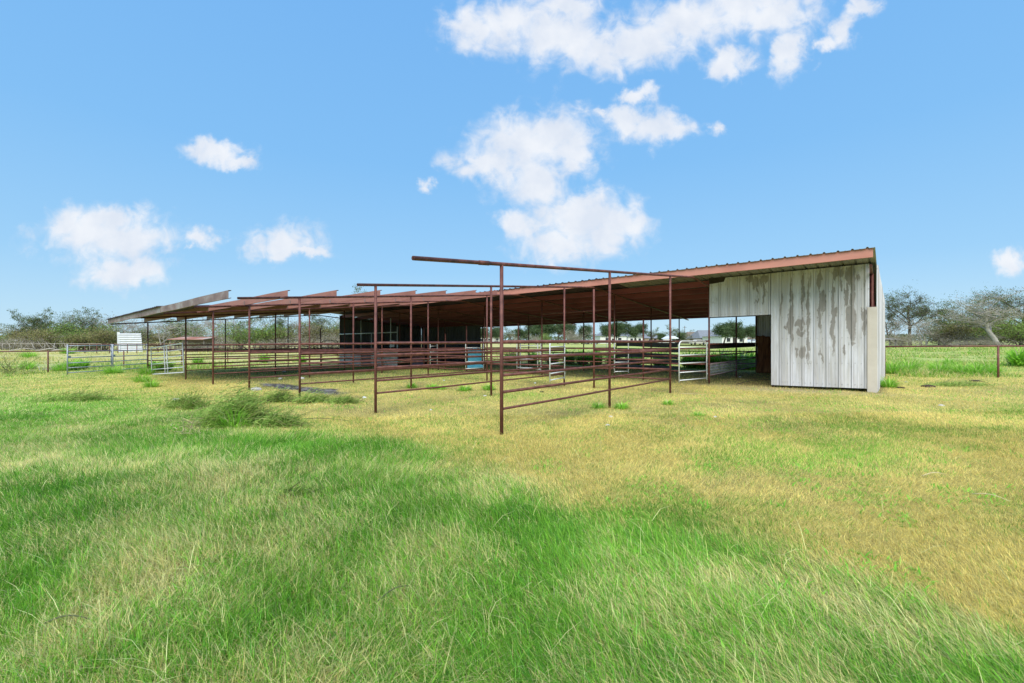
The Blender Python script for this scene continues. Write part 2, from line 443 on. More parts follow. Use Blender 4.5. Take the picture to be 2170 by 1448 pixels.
    c = mix(mth('MULTIPLY', halo, 0.55), base, (0.45, 0.44, 0.42))
    c = mix(mth('MULTIPLY', gap, 0.82), c, flk)
    L.new(c, b.inputs['Base Color'])
    ro = N.new('ShaderNodeMath'); ro.operation = 'MULTIPLY_ADD'; L.new(gap, ro.inputs[0]); ro.inputs[1].default_value = 0.3; ro.inputs[2].default_value = 0.45
    L.new(ro.outputs[0], b.inputs['Roughness'])
    return m
def on_wall(X, Y):         # a mark seen on the end wall -> x, z on the plane of that wall
    px, py = 1460 + X / 4.136, 500 + Y / 4.136; r = (px - 1085) / F
    d = 16.271 * (r * CY - SY) / (CY + r * SY); Yd = -d * SY + 16.271 * CY
    return CAM.x + d, 1.52 - (py - 722) * Yd / F, Yd
STAINS = []
for (X0, X1, Y0, Y1) in ((800, 818, 480, 720), (885, 912, 380, 1000), (862, 915, 640, 880), (830, 900, 765, 800), (990, 1010, 300, 700), (930, 1012, 735, 805), (948, 1012, 815, 888), (1030, 1056, 380, 1120),
                         (1130, 1160, 280, 460), (1140, 1156, 450, 880), (1150, 1195, 480, 670), (1245, 1275, 380, 1030), (1250, 1340, 265, 380), (1262, 1308, 630, 700), (1325, 1345, 380, 470), (1365, 1460, 262, 420),
                         (1415, 1450, 400, 620), (1380, 1455, 600, 900), (1365, 1400, 420, 620), (1478, 1500, 300, 400), (1508, 1556, 615, 720), (1520, 1556, 720, 850), (975, 1018, 960, 1080), (940, 952, 955, 1055),
                         (1168, 1180, 1035, 1105), (1410, 1445, 900, 950), (556, 612, 345, 470), (585, 615, 470, 510), (572, 618, 555, 580), (630, 690, 340, 420), (645, 665, 420, 600), (1365, 1380, 950, 1060), (1120, 1132, 620, 750), (500, 560, 345, 400)):
    xa, za, ya = on_wall(X0, Y0); xb, zb_, yb = on_wall(X1, Y1); xm, zm, _ = on_wall((X0 + X1) / 2, (Y0 + Y1) / 2)
    STAINS.append((xm, zm, max(.035, (xb - xa) * .62), max(.05, (za - zb_) * .55)))
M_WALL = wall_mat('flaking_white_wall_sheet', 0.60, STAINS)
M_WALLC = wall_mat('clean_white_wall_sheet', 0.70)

def attr_mat(name, rough=0.8, trans=0.0, bump=False, spec=0.15):
    m = bpy.data.materials.new(name); m.use_nodes = True
    nt = m.node_tree; N, L = nt.nodes, nt.links
    b = N['Principled BSDF']; b.inputs['Roughness'].default_value = rough; b.inputs['Specular IOR Level'].default_value = spec
    a = N.new('ShaderNodeAttribute'); a.attribute_name = 'Col'
    col = a.outputs['Color']
    if bump:
        t = N.new('ShaderNodeTexCoord')
        n = N.new('ShaderNodeTexNoise'); n.inputs['Scale'].default_value = 6.0; n.inputs['Detail'].default_value = 10; n.inputs['Roughness'].default_value = 0.75
        L.new(t.outputs['Object'], n.inputs['Vector'])
        r = N.new('ShaderNodeMapRange'); r.inputs['From Min'].default_value = 0.3; r.inputs['From Max'].default_value = 0.7
        r.inputs['To Min'].default_value = 0.6; r.inputs['To Max'].default_value = 1.3
        L.new(n.outputs[0], r.inputs['Value'])
        v = N.new('ShaderNodeVectorMath'); v.operation = 'SCALE'; L.new(col, v.inputs[0]); L.new(r.outputs[0], v.inputs['Scale'])
        col = v.outputs[0]
        bp = N.new('ShaderNodeBump'); bp.inputs['Strength'].default_value = 0.6; bp.inputs['Distance'].default_value = 0.05
        L.new(n.outputs[0], bp.inputs['Height']); L.new(bp.outputs[0], b.inputs['Normal'])
    L.new(col, b.inputs['Base Color'])
    if trans:
        tr = N.new('ShaderNodeBsdfTranslucent'); L.new(col, tr.inputs['Color'])
        mx = N.new('ShaderNodeMixShader'); mx.inputs[0].default_value = trans
        L.new(b.outputs[0], mx.inputs[1]); L.new(tr.outputs[0], mx.inputs[2])
        L.new(mx.outputs[0], N['Material Output'].inputs['Surface'])
    return m
M_GROUND = attr_mat('turf_and_soil', 0.95, 0.0, True)
M_GRASS = attr_mat('grass_blades', 0.6, 0.42)
M_LEAF = attr_mat('foliage', 0.6, 0.25)

# ------------------------------------------------------------------ ground cover fields
BX = [-60, -21, -11, -4.66, -1.72, -0.14, 0.29, 1.24, 2.04, 2.35, 2.6, 3.2]
BY = [30, 18, 13, 8.97, 6.8, 5.1, 4.3, 3.75, 3.15, 2.7, 2.0, 0.5]
PATCH = [(430, 1010, 230, 55, .38), (80, 960, 130, 40, .3), (250, 1130, 150, 40, .12), (1300, 1110, 230, 45, -.5),
         (1200, 1190, 260, 60, -.22), (1500, 1170, 200, 50, -.3), (1050, 1330, 220, 80, -.28), (650, 945, 380, 28, -.38),
         (230, 855, 260, 40, -.3), (1750, 965, 230, 50, -.42), (1000, 1160, 190, 40, .2), (1240, 960, 220, 40, .12),
         (2000, 1200, 300, 100, .1), (1750, 1390, 300, 60, .1), (60, 1250, 80, 150, -.25), (350, 1180, 150, 60, .12),
         (1640, 1260, 160, 60, .2), (900, 870, 260, 30, .1), (450, 800, 90, 14, .15), (1300, 830, 400, 14, .1),
         (800, 1300, 120, 60, .15), (2150, 1010, 70, 50, .1), (2160, 870, 60, 20, -.3), (1100, 835, 90, 10, -.25), (640, 1330, 200, 60, -.1)]
def fields(x, y):
    X, Y = to_cam(x, y)
    Yc = np.maximum(Y, 0.6)
    px = 1085 + F * X / Yc; py = 722 + F * 1.5 / Yc
    wob = (fbm(x * 1.1, y * 1.1, 31, 3) - 0.5)
    lim = np.interp(X, BX, BY) * (1 + 0.35 * wob)
    long_ = 1 - sstep(0.72, 1.14, Y / lim)
    long_ = np.where(X > 3.2, 0, long_)
    n1 = fbm(x * 0.8, y * 0.8, 41, 4) - 0.5; n2 = fbm(x * 3.5, y * 3.5, 51, 3) - 0.5
    n3 = fbm(x * 1.8, y * 1.8, 47, 3) - 0.5
    dry = 0.90 - 0.42 * long_ + (n1 * 0.5 + n3 * 0.6 + n2 * 0.6) * (0.7 + 0.3 * long_)
    far = sstep(14, 24, Y)
    dry = dry - 0.25 * far
    for (a, b, rx, ry, d) in PATCH:
        dry = dry + d * np.exp(-((px - a) / rx) ** 2 - ((py - b) / ry) ** 2)
    dry = dry + 0.9 * sstep(30, 42, Y + n1 * 14) * (1 - sstep(-8, 8, X))    # straw field far left
    dry = np.clip(dry, 0.03, 0.97)
    # bare soil: trodden floor under the rear half of the roof, gravel, and an apron by the end wall
    w = (fbm(x * 1.3, y * 1.3, 61, 4) - 0.5)
    soil = sstep(9.8, 11.4, y + w * 3) * (1 - sstep(18.3, 19.3, y)) * sstep(-26, -25, x) * (1 - sstep(4.6, 4.9, x)) * 0.9
    fl = sstep(0.6, 1.6, y + w * 1.2) * (1 - sstep(8, 11, y)) * sstep(-27, -24, x) * (1 - sstep(-13.5, -11.2, x + w * 3)) * 0.65
    soil = np.maximum(soil, fl)
    worn = sstep(.56, .70, fbm(x * .55 + 3, y * .9, 67, 4)) * sstep(-1.5, .5, y) * (1 - sstep(11, 12, y)) * sstep(-26, -24, x) * (1 - sstep(3, 6, x)) * .5
    soil = np.maximum(soil, worn)
    gravel = np.exp(-((x + 10.6 + w * 2) / 3.6) ** 2 - ((y - 1.3 + w) / 0.6) ** 2)
    gravel = sstep(0.35, 0.6, gravel)
    apron = np.exp(-((x - 2.6) / 2.2) ** 2 - ((y - 10.2 + w * 1.5) / 0.8) ** 2) * 0.9
    rear = np.exp(-((x - 9) / 5) ** 2 - ((y - 13.6) / 2.6) ** 2) * 0.75
    return long_, dry, soil, gravel, apron, rear, far, n1, n2

def lerp3(a, b, t): return a + (b - a) * t[:, None]
A3 = lambda *c: np.array(c, dtype=float)
G_DEEP, G_MID, G_LITE = A3(.085, .230, .022), A3(.20, .47, .040), A3(.35, .64, .085)
S_PALE, S_GOLD, S_BROWN = A3(.76, .76, .37), A3(.83, .70, .235), A3(.42, .32, .12)

def ground_cols(x, y):
    long_, dry, soil, gravel, apron, rear, far, n1, n2 = fields(x, y)
    gcol = lerp3(G_MID * 0.95, G_LITE * 0.95, np.clip(0.4 + 1.2 * n1, 0, 1))
    scol = lerp3(S_GOLD * 0.8, S_PALE * 0.75, np.clip(long_ * 0.7 + far * 0.6, 0, 1))
    c = lerp3(gcol, scol, np.clip(dry, 0, 1))
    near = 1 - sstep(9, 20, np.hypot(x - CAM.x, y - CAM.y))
    c = c * (0.76 - near * (0.16 + 0.22 * long_))[:, None]                      # darkened near the camera for dark gaps between the blades
    c = lerp3(c, np.tile(A3(.075, .058, .040), (len(x), 1)), np.clip(soil, 0, 1) * 0.7)
    gn = _hash(np.floor(x * 14), np.floor(y * 14), 3)
    c = lerp3(c, lerp3(np.tile(A3(.045, .043, .042), (len(x), 1)), np.tile(A3(.26, .25, .24), (len(x), 1)), gn ** 2), gravel)
    c = lerp3(c, np.tile(A3(.42, .35, .22), (len(x), 1)), apron * 0.75)
    c = lerp3(c, np.tile(A3(.13, .11, .06), (len(x), 1)), rear * 0.5)
    return c

# ------------------------------------------------------------------ ground sheet
def build_ground():
    nr, na = 430, 900
    rr = 0.25 * (1600 / 0.25) ** (np.arange(nr) / (nr - 1))
    # finer angles towards the view
    t = np.linspace(0, 1, na, endpoint=False)
    th = 2 * np.pi * t
    th = th - 0.45 * np.sin(th)              # clusters samples around th = 0
    ang = th + YAW + math.pi / 2
    R_, A_ = np.meshgrid(rr, ang, indexing='ij')
    x = (CAM.x + R_ * np.cos(A_)).ravel(); y = (CAM.y + R_ * np.sin(A_)).ravel()
    x = np.concatenate(([CAM.x], x)); y = np.concatenate(([CAM.y], y))
    z = gz(x, y)
    V = np.stack([x, y, z], 1)
    i = np.arange(nr - 1)[:, None] * na; j = np.arange(na)[None, :]; j2 = (j + 1) % na
    q = np.stack([1 + i + j, 1 + i + na + j, 1 + i + na + j2, 1 + i + j2], -1).reshape(-1, 4)
    fan = np.stack([np.zeros(na, int), 1 + np.arange(na), 1 + (np.arange(na) + 1) % na], 1)
    flat = np.concatenate([q.ravel(), fan.ravel()])
    tot = np.concatenate([np.full(len(q), 4), np.full(na, 3)])
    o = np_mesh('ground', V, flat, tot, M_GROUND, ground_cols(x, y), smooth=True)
    tag(o, kind='structure')
build_ground()

# ------------------------------------------------------------------ grass
def blades(x, y, L, wid, lean_dir, lean, col, curl=0.35):
    """each blade: 5 vertices, a quad and a tip triangle, bent along its lean"""
    n = len(x)
    z = gz(x, y) - 0.004
    dx, dy = np.cos(lean_dir), np.sin(lean_dir)
    fa = lean_dir + np.pi / 2 + rng.normal(0, 0.7, n)
    wx, wy = np.cos(fa) * wid / 2, np.sin(fa) * wid / 2
    s1, c1 = np.sin(lean), np.cos(lean)
    l2 = np.clip(lean + curl * (0.6 + rng.random(n)), 0, 1.62)
    s2, c2 = np.sin(l2), np.cos(l2)
    h1 = L * 0.5
    mx, my, mz = x + dx * s1 * h1, y + dy * s1 * h1, z + c1 * h1
    tx, ty, tz = mx + dx * s2 * h1, my + dy * s2 * h1, mz + c2 * h1
    V = np.empty((n, 5, 3), dtype=np.float32)
    V[:, 0] = np.stack([x - wx, y - wy, z], 1); V[:, 1] = np.stack([x + wx, y + wy, z], 1)
    V[:, 2] = np.stack([mx - wx * .8, my - wy * .8, mz], 1); V[:, 3] = np.stack([mx + wx * .8, my + wy * .8, mz], 1)
    V[:, 4] = np.stack([tx, ty, tz], 1)
    b = (np.arange(n) * 5)[:, None]
    flat = (b + np.array([0, 1, 3, 2, 2, 3, 4])[None, :]).ravel()
    tot = np.tile([4, 3], n)
    C = np.repeat(col, 5, axis=0)
    return V.reshape(-1, 3), flat, tot, C

def build_grass():
    parts = []
    def sample(n, y0, y1, pw, side=1.3):
        # density per area falls as distance^-pw
        u = rng.random(n)
        e = 2 - pw
        Y = (y0 ** e + u * (y1 ** e - y0 ** e)) ** (1 / e) if abs(e) > 1e-6 else y0 * (y1 / y0) ** u
        X = (rng.random(n) * 2 - 1) * (side * Y + 0.8)
        return CAM.x + X * CY - Y * SY, CAM.y + X * SY + Y * CY, X, Y
    for (n, y0, y1, pw) in ((800000, 1.25, 9.0, 1.25), (600000, 5.5, 30.0, 1.45)):
        x, y, X, Y = sample(n, y0, y1, pw)
        long_, dry, soil, gravel, apron, rear, far, n1, n2 = fields(x, y)
        keep = rng.random(n) > np.clip(np.maximum.reduce([soil * 0.80, gravel * 0.97, apron * 0.8, rear * 0.5]), 0, 1)
        keep &= ~((x > -25.6) & (x < -18.3) & (y > 11) & (y < 18.3))
        x, y, X, Y, long_, dry, far, n1, n2 = [a[keep] for a in (x, y, X, Y, long_, dry, far, n1, n2)]
        n = len(x)
        isdry = rng.random(n) < dry
        tuft = fbm(x * 2.2, y * 2.2, 71, 3)
        hi = rng.uniform(0.045, 0.145, n) * (0.55 + 1.0 * tuft) * (1 - 0.38 * sstep(5, 9, Y)); lo = rng.uniform(0.028, 0.075, n)
        L = np.where(long_ > rng.random(n), lo + (hi - lo) * (0.35 + 0.65 * long_), lo)
        L = L * np.where(rng.random(n) < 0.03, 1.5, 1.0) * (1 + 0.012 * Y)
        wid = np.where(isdry, 0.0018, 0.0024) * rng.uniform(0.7, 1.4, n) * (1 - 0.25 * (long_ < .5)) + 0.00040 * Y
        ph = fbm(x * 0.45, y * 0.45, 81, 3) * 9.0
        swirl = sstep(-0.8, 0.8, X) * (1 - sstep(5.0, 7.0, Y)) * np.clip(long_ * 1.4, 0, 1)
        base_dir = YAW + math.pi * 0.80
        ld = np.where(rng.random(n) < 0.25 + 0.75 * swirl, base_dir + (ph - 4.5) * 0.28, ph * 1.2) + rng.normal(0, 0.75, n)
        lean = np.clip(rng.normal(0.55, 0.33, n) + 0.35 * swirl + 0.25 * isdry, 0.0, 1.45)
        lean = np.where(long_ < 0.5, np.clip(lean - 0.05, 0, 1.5), lean)
        t = np.clip(rng.random(n) * 0.9 + n1 * 0.9, 0, 1)
        gc = np.where((t < .5)[:, None], lerp3(G_DEEP, G_MID, t * 2), lerp3(G_MID, G_LITE, np.clip(t * 2 - 1, 0, 1)))
        bl = (rng.random(n) < 0.18)[:, None]
        gc = np.where(bl, gc * np.array([0.8, 1.0, 1.5]), gc)
        pale = np.clip(long_ * 0.75 + rng.normal(0, 0.25, n), 0, 1)
        sc = lerp3(S_GOLD, S_PALE, pale)
        sc = np.where((rng.random(n) < 0.09)[:, None], S_BROWN, sc)
        c = np.where(isdry[:, None], sc, gc) * rng.uniform(0.6, 1.3, n)[:, None]
        parts.append(blades(x, y, L, wid, ld, lean, c))
    # small broad leaved weeds flat among the blades
    x, y, X, Y = sample(60000, 1.3, 14.0, 1.2)
    k = fbm(x * 1.7, y * 1.7, 113, 3) > .60
    x, y, Y = x[k], y[k], Y[k]; n = len(x)
    parts.append(blades(x, y, rng.uniform(.03, .09, n), rng.uniform(.008, .018, n), rng.random(n) * 6.28, rng.uniform(.4, 1.2, n), lerp3(G_MID, G_LITE * 1.05, rng.random(n)) * np.array([.8, 1, 1]), .3))
    # rough tall growth outside the pens
    x, y, X, Y = sample(300000, 17, 75, 1.9, 1.35)
    rough = np.maximum(sstep(-26.5, -28.5, x), sstep(19.6, 20.6, y)); rough = np.maximum(rough, sstep(4.9, 5.4, x) * sstep(18.0, 19.0, y))
    pt = fbm(x * .35, y * .35, 91, 4)
    k = rng.random(len(x)) < rough * sstep(.44, .66, pt + .1 * rng.random(len(x)))
    x, y, Y, pt, X = x[k], y[k], Y[k], pt[k], X[k]; n = len(x)
    leftf = 1 - sstep(-8, 8, X)
    isd = rng.random(n) < .42 + .4 * leftf * sstep(30, 40, Y)
    c = np.where(isd[:, None], lerp3(S_GOLD, S_PALE, rng.random(n)) * .8, lerp3(G_DEEP, G_LITE, rng.random(n)) * .9)
    parts.append(blades(x, y, rng.uniform(.08, .34, n) * (.3 + 1.2 * sstep(.42, .75, pt)), .006 + .0007 * Y, rng.random(n) * 6.28, rng.uniform(.1, .9, n), c))
    # scattered long dead stalks lying over the sward
    x, y, X, Y = sample(2600, 1.4, 12.0, 1.2)
    long_, dry, *_ = fields(x, y)
    k = rng.random(len(x)) < long_ * 0.8 + 0.12
    x, y, Y = x[k], y[k], Y[k]; n = len(x)
    c = np.tile(S_PALE * 1.1, (n, 1)) * rng.uniform(0.7, 1.2, n)[:, None]
    parts.append(blades(x, y, rng.uniform(0.15, 0.34, n), 0.003 + 0.0003 * Y, rng.random(n) * 6.28, rng.uniform(0.7, 1.35, n), c, 0.5))
    off = 0; Vs, Fs, Ts, Cs = [], [], [], []
    for V, f, t, c in parts:
        Vs.append(V); Fs.append(f + off); Ts.append(t); Cs.append(c); off += len(V)
    o = np_mesh('grass', np.concatenate(Vs), np.concatenate(Fs), np.concatenate(Ts), M_GRASS, np.concatenate(Cs))
    tag(o, 'green and straw coloured grass covering the pasture', 'grass', kind='stuff')
build_grass()

# ------------------------------------------------------------------ cattle shed
BAY = 3.6576
RISE, FALL, TILT = 0.0865, -0.083, 0.0105        # roof slopes and the lengthwise tilt
A_RIDGE = 9.3
def roof_z(x, y):                                   # centre line of the rafter pipes
    z = 2.763 + TILT * x
    return z + RISE * y if y <= A_RIDGE else z + RISE * A_RIDGE + FALL * (y - A_RIDGE)

shed = empty('cattle_shed', (0, 0, 0))
tag(shed, 'long open cattle shed of rust red pipe with half bare roof and stained white wall', 'shed')

def pipe_post(x, y, top, r=0.030, name='post', parent=shed, mat=None):
    m = MB()
    lean = (random.uniform(-.006, .006), random.uniform(-.006, .006))
    m.tube([(x, y, g(x, y) - 0.25), (x + lean[0], y + lean[1], top)], r, 10)
    return m.build(name, mat or M_PIPE, parent)

frames = [0, 1, 2, 3, 4, 5, 7]
for k in frames:
    x = -BAY * k
    for j in range(6):
        y = BAY * j
        pipe_post(x, y, roof_z(x, y) - 0.012)
for (x, y, top) in ((-2.49, 7.3, 3.19), (-2.43, 10.97, 2.35), (-8.72, 10.97, 2.36), (-12.3, 10.97, 2.32),
                    (-15.9, 10.97, 2.30), (-21.07, 7.31, 2.25), (-14.0, 10.97, 1.9)):
    pipe_post(x, y, top, 0.032)
pipe_post(4.45, 11.06, roof_z(4.45, 11.06) - 0.01, 0.036)
pipe_post(4.45, 18.2, roof_z(4.45, 18.2), 0.036)
pipe_post(1.95, 11.06, roof_z(1.9, 11.06) - 0.01, 0.030)

for k in frames:
    x = -BAY * k
    y0 = -0.43 if k == 1 else (-1.76 if k == 0 else -1.5)
    pts = [(x, y0, roof_z(x, y0))]
    if k == 0: pts.append((x, -0.3, roof_z(x, -0.3)))
    pts += [(x, A_RIDGE - 0.25, roof_z(x, A_RIDGE - 0.25)), (x, A_RIDGE + .02, roof_z(x, A_RIDGE) - 0.006), (x, A_RIDGE + 0.3, roof_z(x, A_RIDGE + 0.3)), (x, 19.7, roof_z(x, 19.7))]
    m = MB(); m.tube(pts, 0.031, 12, hollow=True)
    rp = m.build('rafter_pipe', M_PIPE, shed)
    if k != 1:
        s = MB(); s.tube([(x, -0.52, roof_z(x, -0.52)), (x, -0.30, roof_z(x, -0.30))], 0.037, 12); s.build('sleeve', M_PIPE, rp)
m = MB(); x = 4.44
m.tube([(x, 9.95, roof_z(x, 9.95) - .02), (x, 19.7, roof_z(x, 19.7))], 0.034, 12, hollow=True); m.build('rafter_pipe', M_PIPE, shed)
# header pipe lengthwise between two interior posts
m = MB(); m.tube([(-7.3, 10.97, 2.72), (-BAY, 10.97, 2.80)], 0.03, 10); m.build('tie_pipe', M_PIPE, shed)

def purlin(y, x0, x1, drop=0.0, mat=M_PURLIN, h=0.205, fl=0.065):
    """C section, web towards the camera side; x0 > x1"""
    m = MB(); t = 0.004
    s = RISE if y < A_RIDGE else (0.0 if abs(y - A_RIDGE) < .01 else FALL)
    lift = 0.024 if abs(y - A_RIDGE) < .01 else 0.0
    zb0, zb1 = roof_z(x0, y) + 0.031 + lift, roof_z(x1, y) + 0.031 + lift
    prof = [(0, 0), (fl, 0), (fl, 0.018), (fl - t, 0.018), (fl - t, t), (t, t), (t, h - t), (fl - t, h - t), (fl - t, h - 0.018), (fl, h - 0.018), (fl, h), (0, h)]
    prof = [(a, b + a * s) for a, b in prof]
    segs = 14
    P = []
    for i in range(segs + 1):
        u = i / segs; xx = x0 + (x1 - x0) * u; zz = zb0 + (zb1 - zb0) * u + 0.006 * math.sin(u * 23 + y)
        P += [(xx, y + a, zz + b) for a, b in prof]
    n = len(prof); Fc = []
    for i in range(segs):
        for j in range(n):
            a, b = i * n + j, i * n + (j + 1) % n
            Fc.append((a, b, b + n, a + n))
    Fc.append(tuple(range(n))[::-1]); Fc.append(tuple(segs * n + j for j in range(n)))
    m.add(P, Fc)
    return m.build('purlin', mat, shed)

ys_front = [-1.58, -0.14, 1.29, 2.73, 4.16, 5.58, 7.07, 8.38]
for i, y in enumerate(ys_front):
    p = purlin(y, -7.70 - 0.04 * (i % 3), -25.72, mat=M_PURLIN_OLD if i == 0 else M_PURLIN_F)
    for k in ((3, 4, 5, 7) if i == 0 else (3, 4)):
        c = MB(); xx = -BAY * k
        c.box((xx, y - 0.004, roof_z(xx, y) + 0.085), (0.07, 0.006, 0.13)); c.build('clip', M_PURLIN_OLD, p)
purlin(A_RIDGE, 4.50, -25.72, h=0.235)                 # ridge purlin, its web is the long red face
for i in range(8):
    purlin(11.12 + i * 1.175, 4.42, -25.72, mat=M_PURLIN_SHADE)

# corrugated roof sheets
def roof_sheet(x0, x1, y0, y1, name='roof_sheet', mat=None):
    """ribs run across the building; x0 < x1"""
    xs = []
    pitch = 0.3048; x = x0
    while x < x1:
        for dx, dz in ((0, 0), (0.10, 0), (0.118, 0.008), (0.135, 0), (0.235, 0), (0.255, 0.034), (0.285, 0.034)):
            if x + dx < x1: xs.append((x + dx, dz))
        x += pitch
    xs.append((x1, 0))
    rows = 9 if y1 - y0 > 4 else 4
    V = []; Fc = []
    for j in range(rows):
        y = y0 + (y1 - y0) * j / (rows - 1)
        for xx, dz in xs:
            V.append((xx, y, roof_z(xx, y) + 0.031 + 0.207 + dz + 0.004 * math.sin(xx * 3.1 + y * 2)))
    n = len(xs)
    for j in range(rows - 1):
        for i in range(n - 1):
            Fc.append((j * n + i, j * n + i + 1, (j + 1) * n + i + 1, (j + 1) * n + i))
    m = MB(); m.add(V, Fc)
    o = m.build(name, mat or M_ROOF, shed)
    md = o.modifiers.new('thickness', 'SOLIDIFY'); md.thickness = 0.003; md.offset = 1
    return o
def zshift(o, dz):
    for v in o.data.vertices: v.co.z += dz
xr = -26.1
for i, (a, b) in enumerate(((-25.85, -18.4), (-18.4, -10.8), (-10.8, -3.2), (-3.2, 4.54))):
    s_ = roof_sheet(a, b, A_RIDGE - 0.06, 19.45, mat=M_ROOF if i == 3 else M_ROOF_SHADE)
    zshift(s_, 0.052)
for (a, b) in ((-25.85, -20.3), (-20.3, -14.6)):
    roof_sheet(a, b, -1.66, A_RIDGE - 0.02, mat=M_ROOF_SHADE)
m = MB()
for s in (-1, 1):
    pass
m.add([(-26.1, A_RIDGE - 0.2, roof_z(-26.1, A_RIDGE) + .275), (-14.6, A_RIDGE - 0.2, roof_z(-14.6, A_RIDGE) + .275), (-14.6, A_RIDGE, roof_z(-14.6, A_RIDGE) + .315), (-26.1, A_RIDGE, roof_z(-26.1, A_RIDGE) + .315),
       (-26.1, A_RIDGE + 0.2, roof_z(-26.1, A_RIDGE) + .29), (-14.6, A_RIDGE + 0.2, roof_z(-14.6, A_RIDGE) + .29)], [(0, 1, 2, 3), (3, 2, 5, 4)])
m.build('ridge_cap', M_ROOF, shed)

# ribbed wall sheets
def ribbed(p0, p1, zb, zt, mat, name, parent=shed, screws=True, flip=1, phase=0.0, thick=0.003, rows=(0.12, 0.5, 0.93)):
    """p0, p1: plan ends of the wall line; zb, zt: heights as functions of distance along it"""
    p0, p1 = Vector((*p0, 0)), Vector((*p1, 0))
    Ln = (p1 - p0).length; d = (p1 - p0) / Ln; nrm = Vector((d.y, -d.x, 0)) * flip      # towards the viewer
    xs = []; s = -phase; pitch = 0.3048
    while s < Ln:
        for dx, dz in ((0, 0), (0.085, 0), (0.10, 0.006), (0.115, 0), (0.165, 0), (0.18, 0.006), (0.195, 0), (0.245, 0), (0.262, 0.032), (0.288, 0.032)):
            if 0 <= s + dx < Ln: xs.append((s + dx, dz))
        s += pitch
    if xs[0][0] > 0: xs.insert(0, (0, 0))
    xs.append((Ln, 0))
    m = MB(); V = []; Fc = []; R_ = 7
    for j in range(R_):
        u = j / (R_ - 1)
        for sx, dz in xs:
            z = zb(sx) + (zt(sx) - zb(sx)) * u
            p = p0 + d * sx + nrm * (dz + 0.003 * math.sin(sx * 2.3 + z * 1.9))
            V.append((p.x, p.y, z))
    n = len(xs)
    for j in range(R_ - 1):
        for i in range(n - 1):
            Fc.append((j * n + i, j * n + i + 1, (j + 1) * n + i + 1, (j + 1) * n + i))
    m.add(V, Fc)
    if screws:
        m.mi = 1; s = 0.03 - phase
        while s < Ln:
            if s > 0.01:
                for rr_ in rows:
                    for dd in (0.0, 0.14):
                        if s + dd < Ln:
                            z = zb(s) + (zt(s) - zb(s)) * rr_ + random.uniform(-.012, .012)
                            p = p0 + d * (s + dd) + nrm * 0.008
                            m.box((p.x, p.y, z), (0.013, 0.013, 0.013), rz=math.atan2(d.y, d.x))
            s += pitch
        m.mi = 0
    return m.build(name, [mat, M_SCREW], parent)

soffit = lambda x: roof_z(x, 10.97) + 0.031 + 0.205 + 0.015
# end wall facing the camera, the header over the doorway and the side wall
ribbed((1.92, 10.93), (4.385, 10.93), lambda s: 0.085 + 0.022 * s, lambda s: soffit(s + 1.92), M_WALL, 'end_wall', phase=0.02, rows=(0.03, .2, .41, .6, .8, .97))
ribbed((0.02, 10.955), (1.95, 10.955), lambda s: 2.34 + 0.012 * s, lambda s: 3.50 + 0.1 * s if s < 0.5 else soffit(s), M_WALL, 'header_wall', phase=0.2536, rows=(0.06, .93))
m = MB(); m.box((0.28, 10.985, 3.62), (0.56, 0.03, 0.2)); m.build('header_board', M_DKWOOD, shed)
m = MB(); m.tube([(0.0, 11.0, 2.33), (1.95, 11.0, 2.352)], 0.02, 8); m.build('door_header_pipe', M_DARKG, shed)
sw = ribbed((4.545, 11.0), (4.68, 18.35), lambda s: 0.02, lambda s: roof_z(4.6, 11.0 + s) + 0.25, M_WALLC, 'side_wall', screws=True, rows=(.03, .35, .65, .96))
m = MB()
tz0, tz1 = 0.0, 2.48
m.add([(4.335, 10.893, tz0), (4.56, 10.893, tz0), (4.56, 11.13, tz0), (4.335, 10.893, tz1), (4.56, 10.893, tz1), (4.56, 11.13, tz1),
       (4.335, 10.905, tz0), (4.335, 10.905, tz1)], [(0, 1, 4, 3), (1, 2, 5, 4), (6, 0, 3, 7)])
o = m.build('corner_trim', M_TRIM, shed)
md = o.modifiers.new('thickness', 'SOLIDIFY'); md.thickness = 0.004; md.offset = -1
m = MB()
m.box((4.37, 10.885, 1.24), (0.05, 0.018, 2.46)); m.build('trim_rib', M_TRIM, shed)
# back wall behind the doorway room
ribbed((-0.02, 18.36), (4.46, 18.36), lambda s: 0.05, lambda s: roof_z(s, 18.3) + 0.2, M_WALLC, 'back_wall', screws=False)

# feed room at the far left of the shed
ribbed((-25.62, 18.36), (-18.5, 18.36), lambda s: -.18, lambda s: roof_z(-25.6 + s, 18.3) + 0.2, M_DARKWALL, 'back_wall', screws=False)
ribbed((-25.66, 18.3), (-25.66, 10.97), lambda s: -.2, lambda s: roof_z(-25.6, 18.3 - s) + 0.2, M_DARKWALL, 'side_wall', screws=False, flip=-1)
m = MB()
m.box((-24.15, 10.93, 0.38), (2.9, 0.06, 1.18)); m.build('low_wall', M_LOWWALL, shed)
m = MB()
m.box((-19.95, 10.93, 0.42), (2.9, 0.06, 1.18)); m.build('low_wall', M_LOWWALL, shed)
m = MB()
m.box((-22.05, 10.95, 0.36), (1.1, 0.035, 1.2)); dr = m.build('half_door', M_DARKWALL, shed)
m = MB(); m.box((-22.45, 10.92, 0.55), (0.03, 0.03, 0.12)); m.build('handle', M_GALV, dr)
for (x0, x1, z0, z1) in ((-25.6, -18.5, 1.98, 2.04),):
    m = MB(); m.tube([(x0, 10.93, z0), (x1, 10.93, z1)], 0.03, 8); m.build('window_bar', M_GALV, shed)
for (x, z0, z1) in ((-22.7, .9, 2.9), (-21.4, .9, 2.0), (-19.2, .95, 2.95), (-18.5, -.2, 2.4)):
    m = MB(); m.tube([(x, 10.93, z0), (x, 10.93, z1)], 0.028, 8); m.build('window_bar', M_GALV if x > -23 else M_PIPE, shed)
